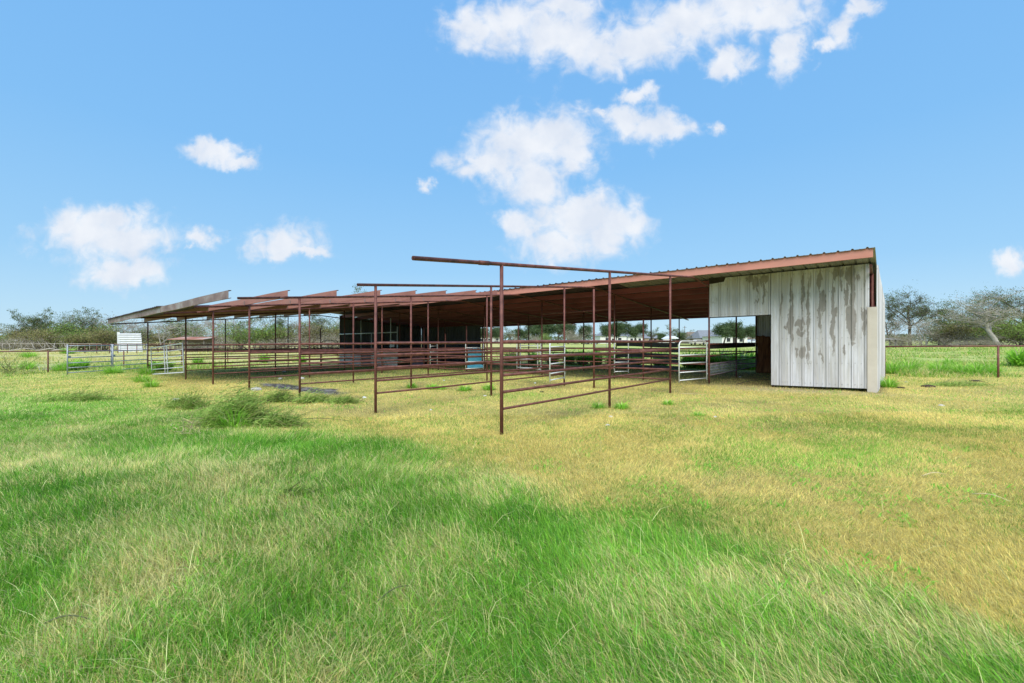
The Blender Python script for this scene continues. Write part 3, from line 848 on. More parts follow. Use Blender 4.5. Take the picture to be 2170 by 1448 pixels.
m = MB(); m.box((-19.0, 10.9, 1.32), (0.34, 0.12, 0.42)); m.build('meter_box', M_WHITE, shed)

# ------------------------------------------------------------------ pipe fences of the pens
H = [1.50, 1.235, 0.96, 0.685, 0.41]
RR = [0.031, 0.030, 0.025, 0.025, 0.021]
def tilt(x): return 0.0095 * min(max(x, -32), 12)
def pen_fence(pts, label, heights=H, group='pipe fences of the cattle pens', mat=M_PIPE, radii=RR, follow=tilt, name='pipe_fence', posts=None):
    root = empty(name, (pts[0][0], pts[0][1], follow(pts[0][0])))
    tag(root, label, 'fence', group)
    ox, oy, oz = root.location
    for h, r in zip(heights, radii):
        m = MB(); q = []
        n = len(pts)
        for i, (x, y) in enumerate(pts):
            q.append((x - ox, y - oy, follow(x) + h - oz + random.uniform(-.006, .006)))
            if i < n - 1:
                x2, y2 = pts[i + 1]
                q.append(((x + x2) / 2 - ox, (y + y2) / 2 - oy, (follow(x) + follow(x2)) / 2 + h - oz + random.uniform(-.010, .003)))
        m.tube(q, r, 8); m.build('rail', mat, root)
    for p in (posts or []):
        m = MB(); x, y, top = p
        m.tube([(x - ox, y - oy, -0.3), (x - ox, y - oy, top)], 0.032, 10); m.build('post', mat, root)
    return root
LB = {0: 'pipe fence starting at the nearest free standing post in the middle of the photo',
      1: 'pipe fence running back from the second nearest front post of the pens',
      2: 'pipe fence running back from the third nearest front post of the pens',
      3: 'pipe fence running back from the fourth nearest front post, beside the dark gravel',
      4: 'pipe fence running back from the fifth nearest front post under the roofed end',
      5: 'pipe fence starting at the post that carries the sagging white gate',
      7: 'outermost left pipe fence of the pens, joining the grey corral panels'}
for k in frames:
    x = -BAY * k
    pen_fence([(x, BAY * j) for j in range(4 if k == 7 else 3)], LB[k])
pen_fence([(-0.0, 7.3), (-2.49, 7.3)], 'short cross fence closing the nearest pen beside a silver walk gate')
pen_fence([(-BAY * k, 7.3) for k in (1, 2, 3, 4, 5)], 'long cross fence through the middle of the pens, parallel to the ridge')
pen_fence([(0, 10.97), (-2.43, 10.97)], 'cross fence under the roof edge, ending at the rounded silver six bar gate')
pen_fence([(-BAY, 10.97), (-2 * BAY, 10.97)], 'cross fence under the roof edge between the two middle silver walk gates')
pen_fence([(-8.72, 10.97), (-3 * BAY, 10.97)], 'cross fence under the roof edge right of the blue tank')
pen_fence([(-12.3, 10.97), (-4 * BAY, 10.97)], 'cross fence under the roof edge left of the blue tank')
pen_fence([(-15.9, 10.97), (-5 * BAY, 10.97)], 'cross fence under the roof edge next to the feed room')
pen_fence([(-BAY * k, 18.3) for k in (0, 1)], 'back fence bay behind the rounded silver door gate', heights=[1.3, 1.0, .72, .42], radii=RR[:4])
pen_fence([(-BAY * k, 18.3) for k in (2, 3, 4, 5)], 'dark four rail back fence along the far side of the shed', heights=[1.16, .86, .52, .2], radii=RR[:4])

# doorway fence with a dark board and wire mesh
df = pen_fence([(0, 10.97), (0, 14.63), (0, 18.3)], 'low dark fence inside the doorway with wire mesh at its foot', heights=[1.40, 0.98, 0.69, 0.29], radii=[.03, .026, .026, .024], group='')
m = MB(); m.box((-0.05, 3.66, 1.315), (0.04, 7.2, 0.19)); m.build('board', M_DKWOOD, df)
m = MB()
for i in range(49):
    yy = 0.05 + i * 0.148; m.tube([(0.028, yy, .29), (0.028, yy, .70)], 0.0035, 4)
for j in range(5):
    zz = .30 + j * 0.1; m.tube([(0.032, 0.0, zz), (0.032, 7.2, zz)], 0.0035, 4)
m.build('wire_mesh', M_GALV, df)

# weathered planks closing one bay of the back fence
pw_ = empty('plank_fence', (-BAY, 18.25, -0.05)); tag(pw_, 'grey weathered plank fence bay at the back of the shed, planks bowed apart', 'fence')
for (z0, z1, bow) in ((1.22, 1.47, .03), (.93, 1.13, .01), (.60, .86, -.03), (.27, .54, .02), (.05, .20, 0)):
    m = MB(); n = 10; P = []
    for i in range(n + 1):
        u = i / n; x = -3.55 * u - 0.05; dz = bow * math.sin(u * 5 + z0 * 3) ; yy = 0.04 * math.sin(u * 7 + z0 * 9)
        P += [(x, yy, z0 + dz), (x, yy + 0.035, z0 + dz), (x, yy + 0.035, z1 + dz * .7), (x, yy, z1 + dz * .7)]
    Fc = []
    for i in range(n):
        for j in range(4):
            a, b = i * 4 + j, i * 4 + (j + 1) % 4; Fc.append((a, b, b + 4, a + 4))
    Fc += [(0, 1, 2, 3), (n * 4 + 3, n * 4 + 2, n * 4 + 1, n * 4)]
    m.add(P, Fc); m.build('plank', M_PLANK, pw_)

# ------------------------------------------------------------------ gates
def arc(c, r, a0, a1, n=6):
    return [(c[0] + r * math.cos(a0 + (a1 - a0) * i / n), 0, c[1] + r * math.sin(a0 + (a1 - a0) * i / n)) for i in range(n + 1)]
def walk_gate(p0, p1, z0, z1, bars, label, mat=M_GALV, group='silver walk gates of the pens', rnd=0.14, foot=0.06, r=0.021, name='walk_gate'):
    """tube hoop with rounded top corners and horizontal bars, hinged at p0"""
    L_ = math.hypot(p1[0] - p0[0], p1[1] - p0[1]); rz = math.atan2(p1[1] - p0[1], p1[0] - p0[0])
    root = empty(name, (p0[0], p0[1], z0), rz); tag(root, label, 'gate', group)
    h = z1 - z0
    pts = [(0, 0, -foot)] + [(0, 0, h - rnd)] + arc((rnd, h - rnd), rnd, math.pi, math.pi / 2)[1:] + arc((L_ - rnd, h - rnd), rnd, math.pi / 2, 0) + [(L_, 0, -foot)]
    m = MB(); m.tube(pts, r, 8); m.build('hoop_frame', mat, root)
    for b in bars:
        m = MB(); m.tube([(r, 0, b * h), (L_ - r, 0, b * h)], r * .85, 8); m.build('bar', mat, root)
    for zz in (0.12 * h, 0.8 * h):
        m = MB(); m.box((-0.015, 0, zz), (0.05, 0.03, 0.05)); m.build('hinge', mat, root)
    return root
def c2(px, Y): return cw(px, Y)
BARS = [0.0, .16, .36, .62, .85]
walk_gate((-0.06, 10.90), (-0.06 - .40, 10.90 - 1.58), 0.20, 1.50, [0.0, .2, .43, .64, .84], 'rounded silver six bar gate standing open beside the white doorway wall', rnd=.16)
walk_gate((-BAY + 0.06, 7.25), (-BAY + 0.28, 7.25 - 1.17), 0.26, 1.49, [0.0, .17, .42, .66, .86], 'round cornered silver walk gate swung open towards the camera behind the nearest post')
walk_gate((-BAY + 0.02, 10.93), (-BAY + .34, 10.93 + .6), 0.26, 1.52, [0.0, .3, .62], 'narrow silver gate in front of the grey plank fence', rnd=.05)
g1 = walk_gate((-2 * BAY - 0.03, 10.93), (-8.60, 10.98), 0.2, 1.48, [0.0, .35, .62, .84], 'silver walk gate pair in the middle of the shed, seen flat on', rnd=.04)
walk_gate((-2 * BAY - 0.12, 10.80), (-8.72, 10.86), 0.24, 1.46, [0.0, .33, .64], 'second silver frame standing just in front of the middle walk gate', rnd=.04)
walk_gate((-3 * BAY - 0.03, 10.93), (-11.2, 9.85), 0.12, 1.42, [0.0, .26, .46, .8], 'silver walk gate in front of the light blue tank', rnd=.04)
walk_gate((-4 * BAY - 0.03, 10.93), (-14.2, 10.05), 0.1, 1.40, [0.0, .3, .6, .85], 'leftmost silver walk gate, narrow, against the dark wall', rnd=.04)
walk_gate((-20.95, 7.31), (-19.0, 7.31), -0.05, 1.50, [0.0, .25, .5, .75], 'dark round cornered gate beside the feed room wall', mat=M_DARKG, group='', rnd=.2)
# white hoop rail in the field behind
wx_, wy_ = cw(1262, 30)
wx2, wy2 = cw(1286, 29)
walk_gate((wx_, wy_), (wx2, wy2), 0.75, 1.42, [0.6], 'white hoop railing standing behind the shed', mat=M_WHITE, group='', rnd=.08, foot=.35, name='hoop_rail')

# sagging white gate
def tilted_gate():
    A = Vector((-5 * BAY - 0.06, -0.05, 0)); B = Vector((*cw(322, 22.7), 0))
    z = {'br': 0.15, 'tr': 1.40, 'bl': -0.22, 'tl': 1.13}
    root = empty('field_gate', (A.x, A.y, 0)); tag(root, 'white six bar field gate sagging at its free end, left of the pens', 'gate')
    def P(u, w):
        p = A.lerp(B, u) - A
        zz = (z['br'] * (1 - u) + z['bl'] * u) * (1 - w) + (z['tr'] * (1 - u) + z['tl'] * u) * w
        shear = Vector((B.x - A.x, B.y - A.y, 0)).normalized() * (0.22 * w)
        return (p.x + shear.x, p.y + shear.y, zz)
    fr = MB(); fr.tube([P(0, 0), P(1, 0), P(1, 1), P(0, 1), P(0, 0)], 0.026, 8); fr.build('frame', M_WHITE, root)
    for w in (.18, .38, .58, .79):
        m = MB(); m.tube([P(0, w), P(1, w)], 0.02, 8); m.build('bar', M_WHITE, root)
    for u in (.46, .54):
        m = MB(); m.tube([P(u, 0), P(u, 1)], 0.026, 8); m.build('brace', M_WHITE, root)
tilted_gate()

# two grey corral panels
def corral_panel(p0, p1, label):
    L_ = math.hypot(p1[0] - p0[0], p1[1] - p0[1]); rz = math.atan2(p1[1] - p0[1], p1[0] - p0[0])
    root = empty('corral_panel', (p0[0], p0[1], -0.30), rz); tag(root, label, 'panel', 'grey corral panels left of the shed')
    for x in (0.0, L_):
        m = MB(); m.tube([(x, 0, -0.02), (x, 0, 1.62)], 0.03, 8); m.build('upright', M_GALVD, root)
    for zz in (.16, .41, .66, .93, 1.24, 1.55):
        m = MB(); m.tube([(0.02, 0, zz), (L_ - 0.02, 0, zz)], 0.025, 8); m.build('bar', M_GALVD, root)
    m = MB(); m.box((0.08, 0, 0.98), (0.12, 0.05, 0.1)); m.build('latch', M_GALVD, root)
M_GALVD = noisy('bluish_grey_panel_pipe', [(0.3, (0.22, 0.25, 0.30)), (0.7, (0.36, 0.40, 0.46))], 12.0, 0.45, 0.3)
pA, pB, pC = cw(143, 22.7), cw(236, 24.7), cw(312, 27.2)
corral_panel(pA, pB, 'grey six bar corral panel at the far left end with a free outer upright')
corral_panel((pB[0] + .08, pB[1] + .05), pC, 'grey six bar corral panel joined to the outermost shed post')

# ------------------------------------------------------------------ boundary fence
def boundary(pts, label, top=1.22, r=0.03, name='boundary_fence', mat=M_PIPE, grp='single rail boundary fences'):
    root = empty(name, (pts[0][0], pts[0][1], g(*pts[0]))); tag(root, label, 'fence', grp)
    ox, oy, oz = root.location
    q = [(x - ox, y - oy, g(x, y) + top - oz) for x, y in pts]
    m = MB(); m.tube(q, r, 8); m.build('rail', mat, root)
    for (x, y), t in zip(pts, q):
        m = MB(); m.tube([(x - ox, y - oy, t[2] - top - .3), (x - ox, y - oy, t[2])], r * 1.1, 8); m.build('post', mat, root)
rp = [(15.4, 18.2), (18.72, 16.95), (22.0, 15.65), (25.3, 14.4)]
boundary([cw(1085 + F * a / b, b) for a, b in rp], 'single rail boundary fence running right from the shed corner')
lp = [(-33.8, 19.6), (-31.4, 22.3), (-26.45, 25.1), (-24.6, 27.9), (-23.4, 31.2), (-22.6, 35), (-21.6, 38.8), (-20.6, 42.6)]
boundary([cw(1085 + F * a / b, b) for a, b in lp], 'single rail boundary fence at the left edge behind the corral panels')

# ------------------------------------------------------------------ things in and around the shed
# light blue tank
def lathe_box(m, w, d, prof, nseg=6):
    """rounded rectangle swept through (height, scale, extra) rings"""
    ring = []
    for cx, cy, a0 in ((1, 1, 0), (-1, 1, 90), (-1, -1, 180), (1, -1, 270)):
        for i in range(nseg + 1):
            t = math.radians(a0 + 90 * i / nseg)
            ring.append((cx * (w / 2 - .08) + .08 * math.cos(t), cy * (d / 2 - .08) + .08 * math.sin(t)))
    n = len(ring); V = []
    for z, s in prof: V += [(x * s, y * s, z) for x, y in ring]
    Fc = []
    for k in range(len(prof) - 1):
        for j in range(n):
            a, b = k * n + j, k * n + (j + 1) % n; Fc.append((a, b, b + n, a + n))
    Fc.append(tuple(range(n))[::-1]); Fc.append(tuple((len(prof) - 1) * n + j for j in range(n)))
    m.add(V, Fc, False)
tx, ty = cw(1006, 26.6)
tank = empty('water_tank', (tx, ty, g(tx, ty)), YAW + .1); tag(tank, 'light blue plastic tank with a flared foot behind a silver gate', 'tank')
m = MB(); lathe_box(m, .82, .8, [(0, 1.32), (.1, 1.34), (.13, 1.25), (.2, 1.05), (.34, 1.0), (1.12, 1.0), (1.17, .9)]); m.build('body', M_BLUE, tank)
for x in (-.2, .02, .22):
    m = MB(); m.box((x, -.41, .72), (.03, .02, .75)); m.build('rib', M_BLUE, tank)
m = MB(); m.tube([(0, 0, 1.16), (0, 0, 1.22)], .14, 14); m.build('lid', M_BLUE, tank)

# red brown timber slab leaning in the doorway
sx, sy = cw(1619, 20.4)
slab = MB(); n = 16; P = []
for i in range(n + 1):
    u = i / n; w = .29 + .035 * math.sin(u * 6) + .02 * math.sin(u * 17) + (.03 if u > .8 else 0); z = u * 1.72
    for s in (-1, -.5, 0, .5, 1):
        P.append((s * w + .03 * math.sin(u * 4) - .05 * (u > .55) * (u - .55), -.03 + .012 * math.sin(s * 9 + u * 12), z + (.05 * math.sin(s * 5 + 1) if i == n else 0)))
    for s in (1, .5, 0, -.5, -1):
        P.append((s * w + .03 * math.sin(u * 4) - .05 * (u > .55) * (u - .55), .045, z + (.05 * math.sin(s * 5 + 1) if i == n else 0)))
Fc = []
for i in range(n):
    for j in range(10):
        a, b = i * 10 + j, i * 10 + (j + 1) % 10; Fc.append((a, b, b + 10, a + 10))
Fc += [tuple(range(10))[::-1], tuple(n * 10 + j for j in range(10))]
slab.add(P, Fc, True)
o = slab.build('timber_slab', M_SLAB); o.location = (sx, sy, g(sx, sy)); o.rotation_euler = (math.radians(-5), 0, YAW * .4)
tag(o, 'tall rough red brown timber slab leaning inside the white doorway', 'timber')

# low hay rack / folded chair silhouettes in the feed room front
bx_, by_ = cw(885, 27.5)
m = MB()
b_ = empty('feed_bin', (bx_, by_, g(bx_, by_)), YAW); tag(b_, 'dark blue grey feed bin standing against the dark feed room', 'bin')
lathe_box(m, .85, .6, [(0, .82), (.08, .9), (.9, 1.0), (.94, 1.04), (.97, 1.04)]); m.build('body', noisy('dark_blue_plastic', [(0.3, (.03, .03, .06)), (.7, (.07, .07, .13))], 5, .5), b_)
m = MB(); m.box((0, 0, 1.0), (.9, .66, .04)); m.build('lid', M_DARKG, b_)
# stepladder like green stand
lx_, ly_ = cw(806, 27.0)
ld = empty('step_stand', (lx_, ly_, g(lx_, ly_)), YAW); tag(ld, 'small green metal stand with splayed legs by the pale low wall', 'stand')
M_GREENP = noisy('green_painted_steel', [(0.3, (.03, .16, .11)), (.7, (.06, .26, .18))], 6, .5)
for a, b in (((-.05, 0), (-.45, .1)), ((.05, 0), (.5, .1)), ((0, .05), (.15, .4)), ((0, -.05), (.3, -.3))):
    m = MB(); m.tube([(b[0], b[1], 0), (a[0], a[1], .95)], .02, 6); m.build('leg', M_GREENP, ld)
m = MB(); m.box((0, 0, .97), (.28, .2, .05)); m.build('top', M_GREENP, ld)

# stones and litter
def lump(x, y, s, mat, name, label, cat, group=None, flat=.6, seed=0):
    r = random.Random(seed); m = MB(); V = []; nu, nv = 9, 6
    for i in range(nv + 1):
        for j in range(nu):
            t = math.pi * i / nv; p = 2 * math.pi * j / nu; k = 1 + r.uniform(-.22, .22)
            V.append((s * k * math.sin(t) * math.cos(p), s * k * math.sin(t) * math.sin(p) * .8, s * flat * math.cos(t) * (1 + r.uniform(-.2, .2))))
    Fc = []
    for i in range(nv):
        for j in range(nu):
            a, b = i * nu + j, i * nu + (j + 1) % nu; Fc.append((a, b, b + nu, a + nu))
    m.add(V, Fc); o = m.build(name, mat, None, (x, y, g(x, y) + s * flat * .35)); o.rotation_euler[2] = r.random() * 6
    tag(o, label, cat, group); return o
def gp(px, py): return cw(px, F * 1.52 / (py - 722))
k = 0
for (px, py, s, lab) in ((543, 822, .15, 'pale stone at the foot of the fourth nearest front post'), (640, 797, .11, 'whitish stone on the dark gravel beside the third fence'),
                         (594, 797, .09, 'yellowish stone lying on the dark gravel'), (603, 781, .12, 'flat pale stone under the roof behind the gravel')):
    k += 1; lump(*gp(px, py), s, M_STONE, 'stone', lab, 'stone', 'pale stones', seed=k)
for (px, py, s, lab) in ((772, 838, .07, 'crumpled white litter left of the second fence post'), (913, 866, .035, 'tiny white scrap on the dry grass right of the second post'),
                         (1028, 837, .05, 'white scrap beside the post behind the nearest one'), (941, 803, .05, 'white scrap under the third fence'),
                         (1134, 810, .05, 'white scrap near the swung walk gate'), (1568, 799, .06, 'white scrap on the bare floor of the doorway'),
                         (373, 842, .10, 'pale crumpled bag in the grass behind the left twigs'), (1294, 885, .05, 'grey blue scrap in front of the tall second post'),
                         (1516, 887, .04, 'small white scrap in the grass below the doorway'), (1287, 904, .05, 'pale scrap right of the nearest post foot'),
                         (1995, 866, .055, 'grey blue plastic scrap on the dry grass right of the wall'), (1920, 813, .05, 'pale scrap beside the wall corner tuft')):
    k += 1; lump(*gp(px, py), s, M_WHITE if 'white' in lab else M_STONE, 'litter', lab, 'litter', 'scraps of litter in the grass', flat=.45, seed=k)
for (px, py, s, lab) in ((1148, 829, .09, 'dark dung pat under the nearest fence'), (1968, 824, .22, 'dark brown dung heap beside the end wall'),
                         (2068, 813, .2, 'dark dung pat left of the right boundary post'), (1910, 826, .13, 'flat dark dung pat close to the wall corner'), (995, 822, .10, 'dung pat among the weeds of the second pen'),
                         (870, 787, .08, 'dung pat far back in the third pen'), (1262, 829, .06, 'dung pat behind the tall second post')):
    k += 1; lump(*gp(px, py), s, M_DUNG, 'dung_pat', lab, 'dung', 'dung pats', flat=.22, seed=k)
# clear plastic bottle like scrap, long sticks
def stick(p0, p1, r, lab, mat=M_STRAW, lift=.03, name='stick', cat='stick', group='loose sticks and canes in the grass'):
    a, b = gp(*p0), gp(*p1); m = MB(); q = []
    for i in range(7):
        u = i / 6; x = a[0] + (b[0] - a[0]) * u; y = a[1] + (b[1] - a[1]) * u
        q.append((x - a[0], y - a[1], g(x, y) - g(*a) + lift + .03 * math.sin(u * 3.1)))
    m.tube(q, [r * (1 - .6 * i / 6) for i in range(7)], 5); o = m.build(name, mat, None, (*a, g(*a))); tag(o, lab, cat, group)
stick((1955, 1022), (2004, 1020), .006, 'pale bent cane lying in the dry grass on the right')
stick((2060, 1065), (2140, 1082), .006, 'pale cane at the right edge of the photo')
stick((1440, 836), (1500, 840), .007, 'pale cane below the doorway', lift=.02)
stick((640, 886), (740, 891), .008, 'thin dark stem stretching right from the big twig heap', M_TWIGD)
stick((1560, 818), (1636, 806), .012, 'thin dark stake leaning at the doorway corner', M_DARKG, .05)
stick((800, 1304), (870, 1270), .005, 'thin dark twig lying in the foreground grass', M_TWIGD, .06)
stick((96, 1346), (190, 1338), .006, 'dark twig in the lower left grass', M_TWIGD, .05)

# ------------------------------------------------------------------ heaps of cut twigs
def twig_heap(px, py, length, width, height, n, ang, label, mat, seed, group='heaps of cut twigs'):
    r = random.Random(seed); cx, cy = gp(px, py)
    root = MB()
    for i in range(n):
        u = r.gauss(0, .20) * length; v = r.gauss(0, .22) * width
        a = ang + r.gauss(0, .38) + (math.pi if r.random() < .12 else 0); l = r.uniform(.2, .48) * min(length, 1.3)
        z = abs(r.gauss(0, .55)) * height * max(.15, 1 - 1.6 * abs(u) / length)
        x0, y0 = u * math.cos(ang) - v * math.sin(ang), u * math.sin(ang) + v * math.cos(ang)
        pts = []; el = r.gauss(.30, .28); bend = r.gauss(0, .5)
        x, y, zz = x0, y0, z
        for s in range(5):
            pts.append((x, y, max(zz, .005))); aa = a + bend * s / 4
            x += math.cos(aa) * l / 4; y += math.sin(aa) * l / 4; zz += math.sin(el - s * .12) * l / 4
        rr_ = r.uniform(.0035, .008)
        root.tube(pts, [rr_, rr_ * .9, rr_ * .75, rr_ * .55, rr_ * .3], 3, cap=False)
    o = root.build('twig_heap', mat, None, (cx, cy, g(cx, cy))); tag(o, label, 'brush', group)
    if mat is not M_STRAW:
        q = np.random.default_rng(seed + 500); nl = n * 14
        u = q.normal(0, .24, nl) * length; v = q.normal(0, .26, nl) * width
        zz = np.abs(q.normal(0, .5, nl)) * height * np.clip(1.25 - 1.5 * np.abs(u) / length, .12, 1)
        xx = u * math.cos(ang) - v * math.sin(ang); yy = u * math.sin(ang) + v * math.cos(ang)
        a = ang + q.normal(0, .6, nl); e = q.normal(.35, .45, nl); l = q.uniform(.05, .15, nl)[:, None]
        D = np.stack([np.cos(a) * np.cos(e), np.sin(a) * np.cos(e), np.sin(e)], 1); W = np.stack([-np.sin(a), np.cos(a), q.normal(0, .6, nl)], 1) * .006
        P = np.stack([xx, yy, np.maximum(zz, .01)], 1)
        V = np.stack([P - W, P + W, P + D * l + W * .5, P + D * l - W * .5], 1).reshape(-1, 3)
        c = np.repeat(lerp3(A3(.14, .27, .04), A3(.46, .62, .16), q.random(nl)), 4, axis=0)
        np_mesh('leaves', V, np.arange(nl * 4), np.full(nl, 4), M_GRASS, c, parent=o)
AX = YAW          # across the view
twig_heap(494, 896, 1.25, .55, .5, 260, AX + .35, 'largest heap of cut twigs, dull green, rising in the left middle grass', M_TWIG, 1)
twig_heap(590, 902, 1.0, .36, .24, 90, AX - .1, 'flat brown tail of twigs right of the largest heap', M_TWIG, 2)
twig_heap(500, 900, 1.3, .4, .12, 70, AX + .2, 'dark twigs along the foot of the largest heap', M_TWIGD, 12)
twig_heap(588, 846, 1.0, .32, .26, 90, AX + .25, 'dark green heap of twigs behind the largest one, near the front posts', M_TWIGD, 3)
twig_heap(520, 850, 1.0, .5, .22, 50, AX - .5, 'thin spread of twigs left of the fourth front post', M_TWIG, 4)
twig_heap(660, 848, 1.0, .45, .22, 80, AX + .6, 'low olive twig heap at the foot of the third front post', M_TWIG, 5)
twig_heap(725, 850, .8, .35, .14, 60, AX, 'small flat twig heap between the second and third front posts', M_TWIG, 6)
twig_heap(395, 858, 1.5, .5, .25, 140, AX - .4, 'straggling dry twigs with pale stems in the left grass', M_TWIG, 7)
twig_heap(170, 842, 2.2, .5, .16, 90, AX + .15, 'flat reddish brown twig scatter in the far left grass', M_TWIG, 8)
twig_heap(405, 915, 1.0, .5, .25, 45, AX - .9, 'few bare pale stems left of the largest heap', M_STRAW, 9)
twig_heap(615, 1056, .45, .10, .05, 24, AX + .05, 'small dark green sprig lying in the middle foreground', M_TWIGD, 10)
twig_heap(2030, 822, 2.0, .6, .1, 90, AX, 'flat trampled twigs right of the end wall', M_TWIG, 11)

# upright dead branches near the left edge
def dead_bush(px, Y, h, w, n, label, seed, mat):
    r = random.Random(seed); x, y = cw(px, Y); m = MB()
    for i in range(n):
        a = r.random() * 6.28; e = r.uniform(.25, 1.3); l = r.uniform(.5, 1.0) * h
        p = Vector((r.gauss(0, w * .25), r.gauss(0, w * .2), 0)); d = Vector((math.cos(a) * math.cos(e), math.sin(a) * math.cos(e), math.sin(e)))
        pts = [p.copy()]
        for s in range(5):
            d = (d + Vector((r.gauss(0, .18), r.gauss(0, .18), r.gauss(.0, .12)))).normalized(); p = p + d * l / 5; p.z = max(p.z, .02); pts.append(p.copy())
        m.tube(pts, [.016, .013, .01, .008, .006, .003], 4, cap=False)
    o = m.build('dead_bush', mat, None, (x, y, g(x, y))); tag(o, label, 'bush', 'dead leafless bushes')
dead_bush(12, 24, 1.7, 1.6, 26, 'dark leafless branches arching up at the left edge of the photo', 3, M_TWIGD)
dead_bush(42, 23.5, 1.1, 2.2, 40, 'low tangle of drooping dark twigs left of the first boundary post', 4, M_TWIG)
dead_bush(110, 27, .9, 1.6, 30, 'pale grey leafless bush right of the first boundary post', 5, M_BARK)

# ------------------------------------------------------------------ leafy tufts and weeds
def tuft_mesh(seed, n, h, spread, broad=False):
    r = np.random.default_rng(seed)
    a = r.random(n) * 2 * np.pi; rad = np.sqrt(r.random(n)) * spread * .35
    x, y = rad * np.cos(a), rad * np.sin(a)
    L = h * r.uniform(.3, 1.15, n); lean = r.uniform(.05, 1.15, n)
    w = (0.016 if not broad else 0.05) * r.uniform(.6, 1.3, n)
    fa = a + np.pi / 2
    V = np.empty((n, 5, 3)); s1, c1 = np.sin(lean), np.cos(lean); s2, c2 = np.sin(lean + .6), np.cos(lean + .6)
    wx, wy = np.cos(fa) * w / 2, np.sin(fa) * w / 2
    b0 = r.uniform(0, .45, n) * h if broad else np.zeros(n)
    mx, my, mz = x + np.cos(a) * s1 * L * .55, y + np.sin(a) * s1 * L * .55, b0 + c1 * L * .55
    tx_, ty_, tz_ = mx + np.cos(a) * s2 * L * .45, my + np.sin(a) * s2 * L * .45, mz + c2 * L * .45
    V[:, 0] = np.stack([x - wx, y - wy, b0], 1); V[:, 1] = np.stack([x + wx, y + wy, b0], 1)
    V[:, 2] = np.stack([mx - wx, my - wy, mz], 1); V[:, 3] = np.stack([mx + wx, my + wy, mz], 1); V[:, 4] = np.stack([tx_, ty_, tz_], 1)
    b = (np.arange(n) * 5)[:, None]
    flat = (b + np.array([0, 1, 3, 2, 2, 3, 4])[None, :]).ravel(); tot = np.tile([4, 3], n)
    t = r.random(n); c = lerp3(G_MID * .8, G_LITE * 1.3, t); c[r.random(n) < .14] = S_PALE * .9
    c = np.repeat(c, 5, axis=0)
    return V.reshape(-1, 3), flat, tot, c
TUFTS = []
for i, (n, h, s, br) in enumerate(((500, .62, .6, False), (320, .42, .5, False), (700, .8, 1.1, False), (420, .7, .8, True), (260, .3, .4, False))):
    V, f, t, c = tuft_mesh(100 + i, n, h, s, br)
    TUFTS.append(np_mesh('grass_tuft', V, f, t, M_GRASS, c) if i != 1 else None)
used_t = set()
def tuft(kind, px, Y, sc, label, name='grass_tuft', cat='grass tuft', group='tall grass tufts and weeds'):
    x, y = cw(px, Y)
    src = TUFTS[kind]
    if kind in used_t:
        o = src.copy(); COL.objects.link(o)
    else:
        o = src; used_t.add(kind)
    o.name = name
    o.location = (x, y, g(x, y) - .02); o.rotation_euler = (0, 0, random.random() * 6.28); o.scale = (sc, sc, sc * random.uniform(.85, 1.1))
    tag(o, label, cat, group); return o
tuft(0, 1883, 13.9, .75, 'bright green tuft at the foot of the end wall corner')
tuft(2, 1893, 19.5, .95, 'tall green clump just behind the right boundary fence near the wall')
tuft(2, 1925, 20.5, .9, 'tall green clump right of the one by the wall corner')
tuft(2, 1990, 20.5, .85, 'dense green clump in the middle of the right boundary bay')
tuft(2, 2040, 19.5, .9, 'green clump left of the right boundary post')
tuft(0, 2070, 18.5, 1.1, 'arching pale green tuft just left of the right boundary post')
tuft(2, 2095, 18.8, .9, 'green clump directly behind the right boundary post')
tuft(3, 2160, 24, 1.2, 'upright weed at the right edge of the photo', 'weed', 'weed')
tuft(0, 2010, 25, 1.0, 'small dark tuft farther out in the right field')
for i, (k_, px, Y, sc, lab) in enumerate((
        (3, 150, 27, .8, 'leafy weed right of the first left boundary post'), (3, 175, 28, .8, 'leafy weed behind the free end of the corral panel'),
        (2, 130, 26.5, .8, 'green clump at the foot of the first left boundary post'), (2, 240, 23.8, .8, 'dark green clump where the two corral panels meet'),
        (3, 330, 25.3, .95, 'dark leafy weed behind the sagging white gate'), (3, 352, 25.8, .85, 'second dark weed behind the sagging white gate'),
        (2, 312, 22.7, .7, 'grass clump at the foot of the outermost shed post'), (0, 60, 28, 1.2, 'grass clump at the left edge behind the twigs'),
        (2, 300, 18.0, .55, 'bright green clump in the grass below the corral panels'), (0, 320, 15.8, .7, 'pale green arching tuft left of the twig scatter'),
        (0, 497, 7.95, .85, 'bright green blades growing out of the largest twig heap'), (4, 872, 14.9, .9, 'small weed beside the post of the third pen'),
        (4, 915, 14.3, .9, 'small weed in the middle of the third pen'), (4, 935, 14.2, .8, 'small weed right of the one in the third pen'),
        (4, 985, 13.7, 1.0, 'low weed in the second pen left of the post'), (4, 1035, 13.9, 1.0, 'low weed touching the post behind the nearest one'),
        (4, 1268, 9.9, .7, 'little green weed left of the tall second post'), (4, 1318, 9.8, .8, 'little green weed just right of the tall second post'),
        (4, 1415, 10.4, .6, 'little green weed in front of the third nearest post'), (4, 1480, 8.7, .5, 'little green tuft in the dry grass below the doorway'),
        (2, 145, 60, 1.5, 'broad green clump far out in the left field'), (2, 60, 45, 1.3, 'green clump in the straw field at far left'),
        (3, 420, 33, .8, 'weed in the field left of the fifth front post'), (3, 560, 36, .85, 'weed in the field seen under the left roof'),
        (3, 640, 35, .8, 'weed in the field left of the feed room'))):
    tuft(k_, px, Y, sc, lab, *(('weed', 'weed') if k_ == 3 else ()))
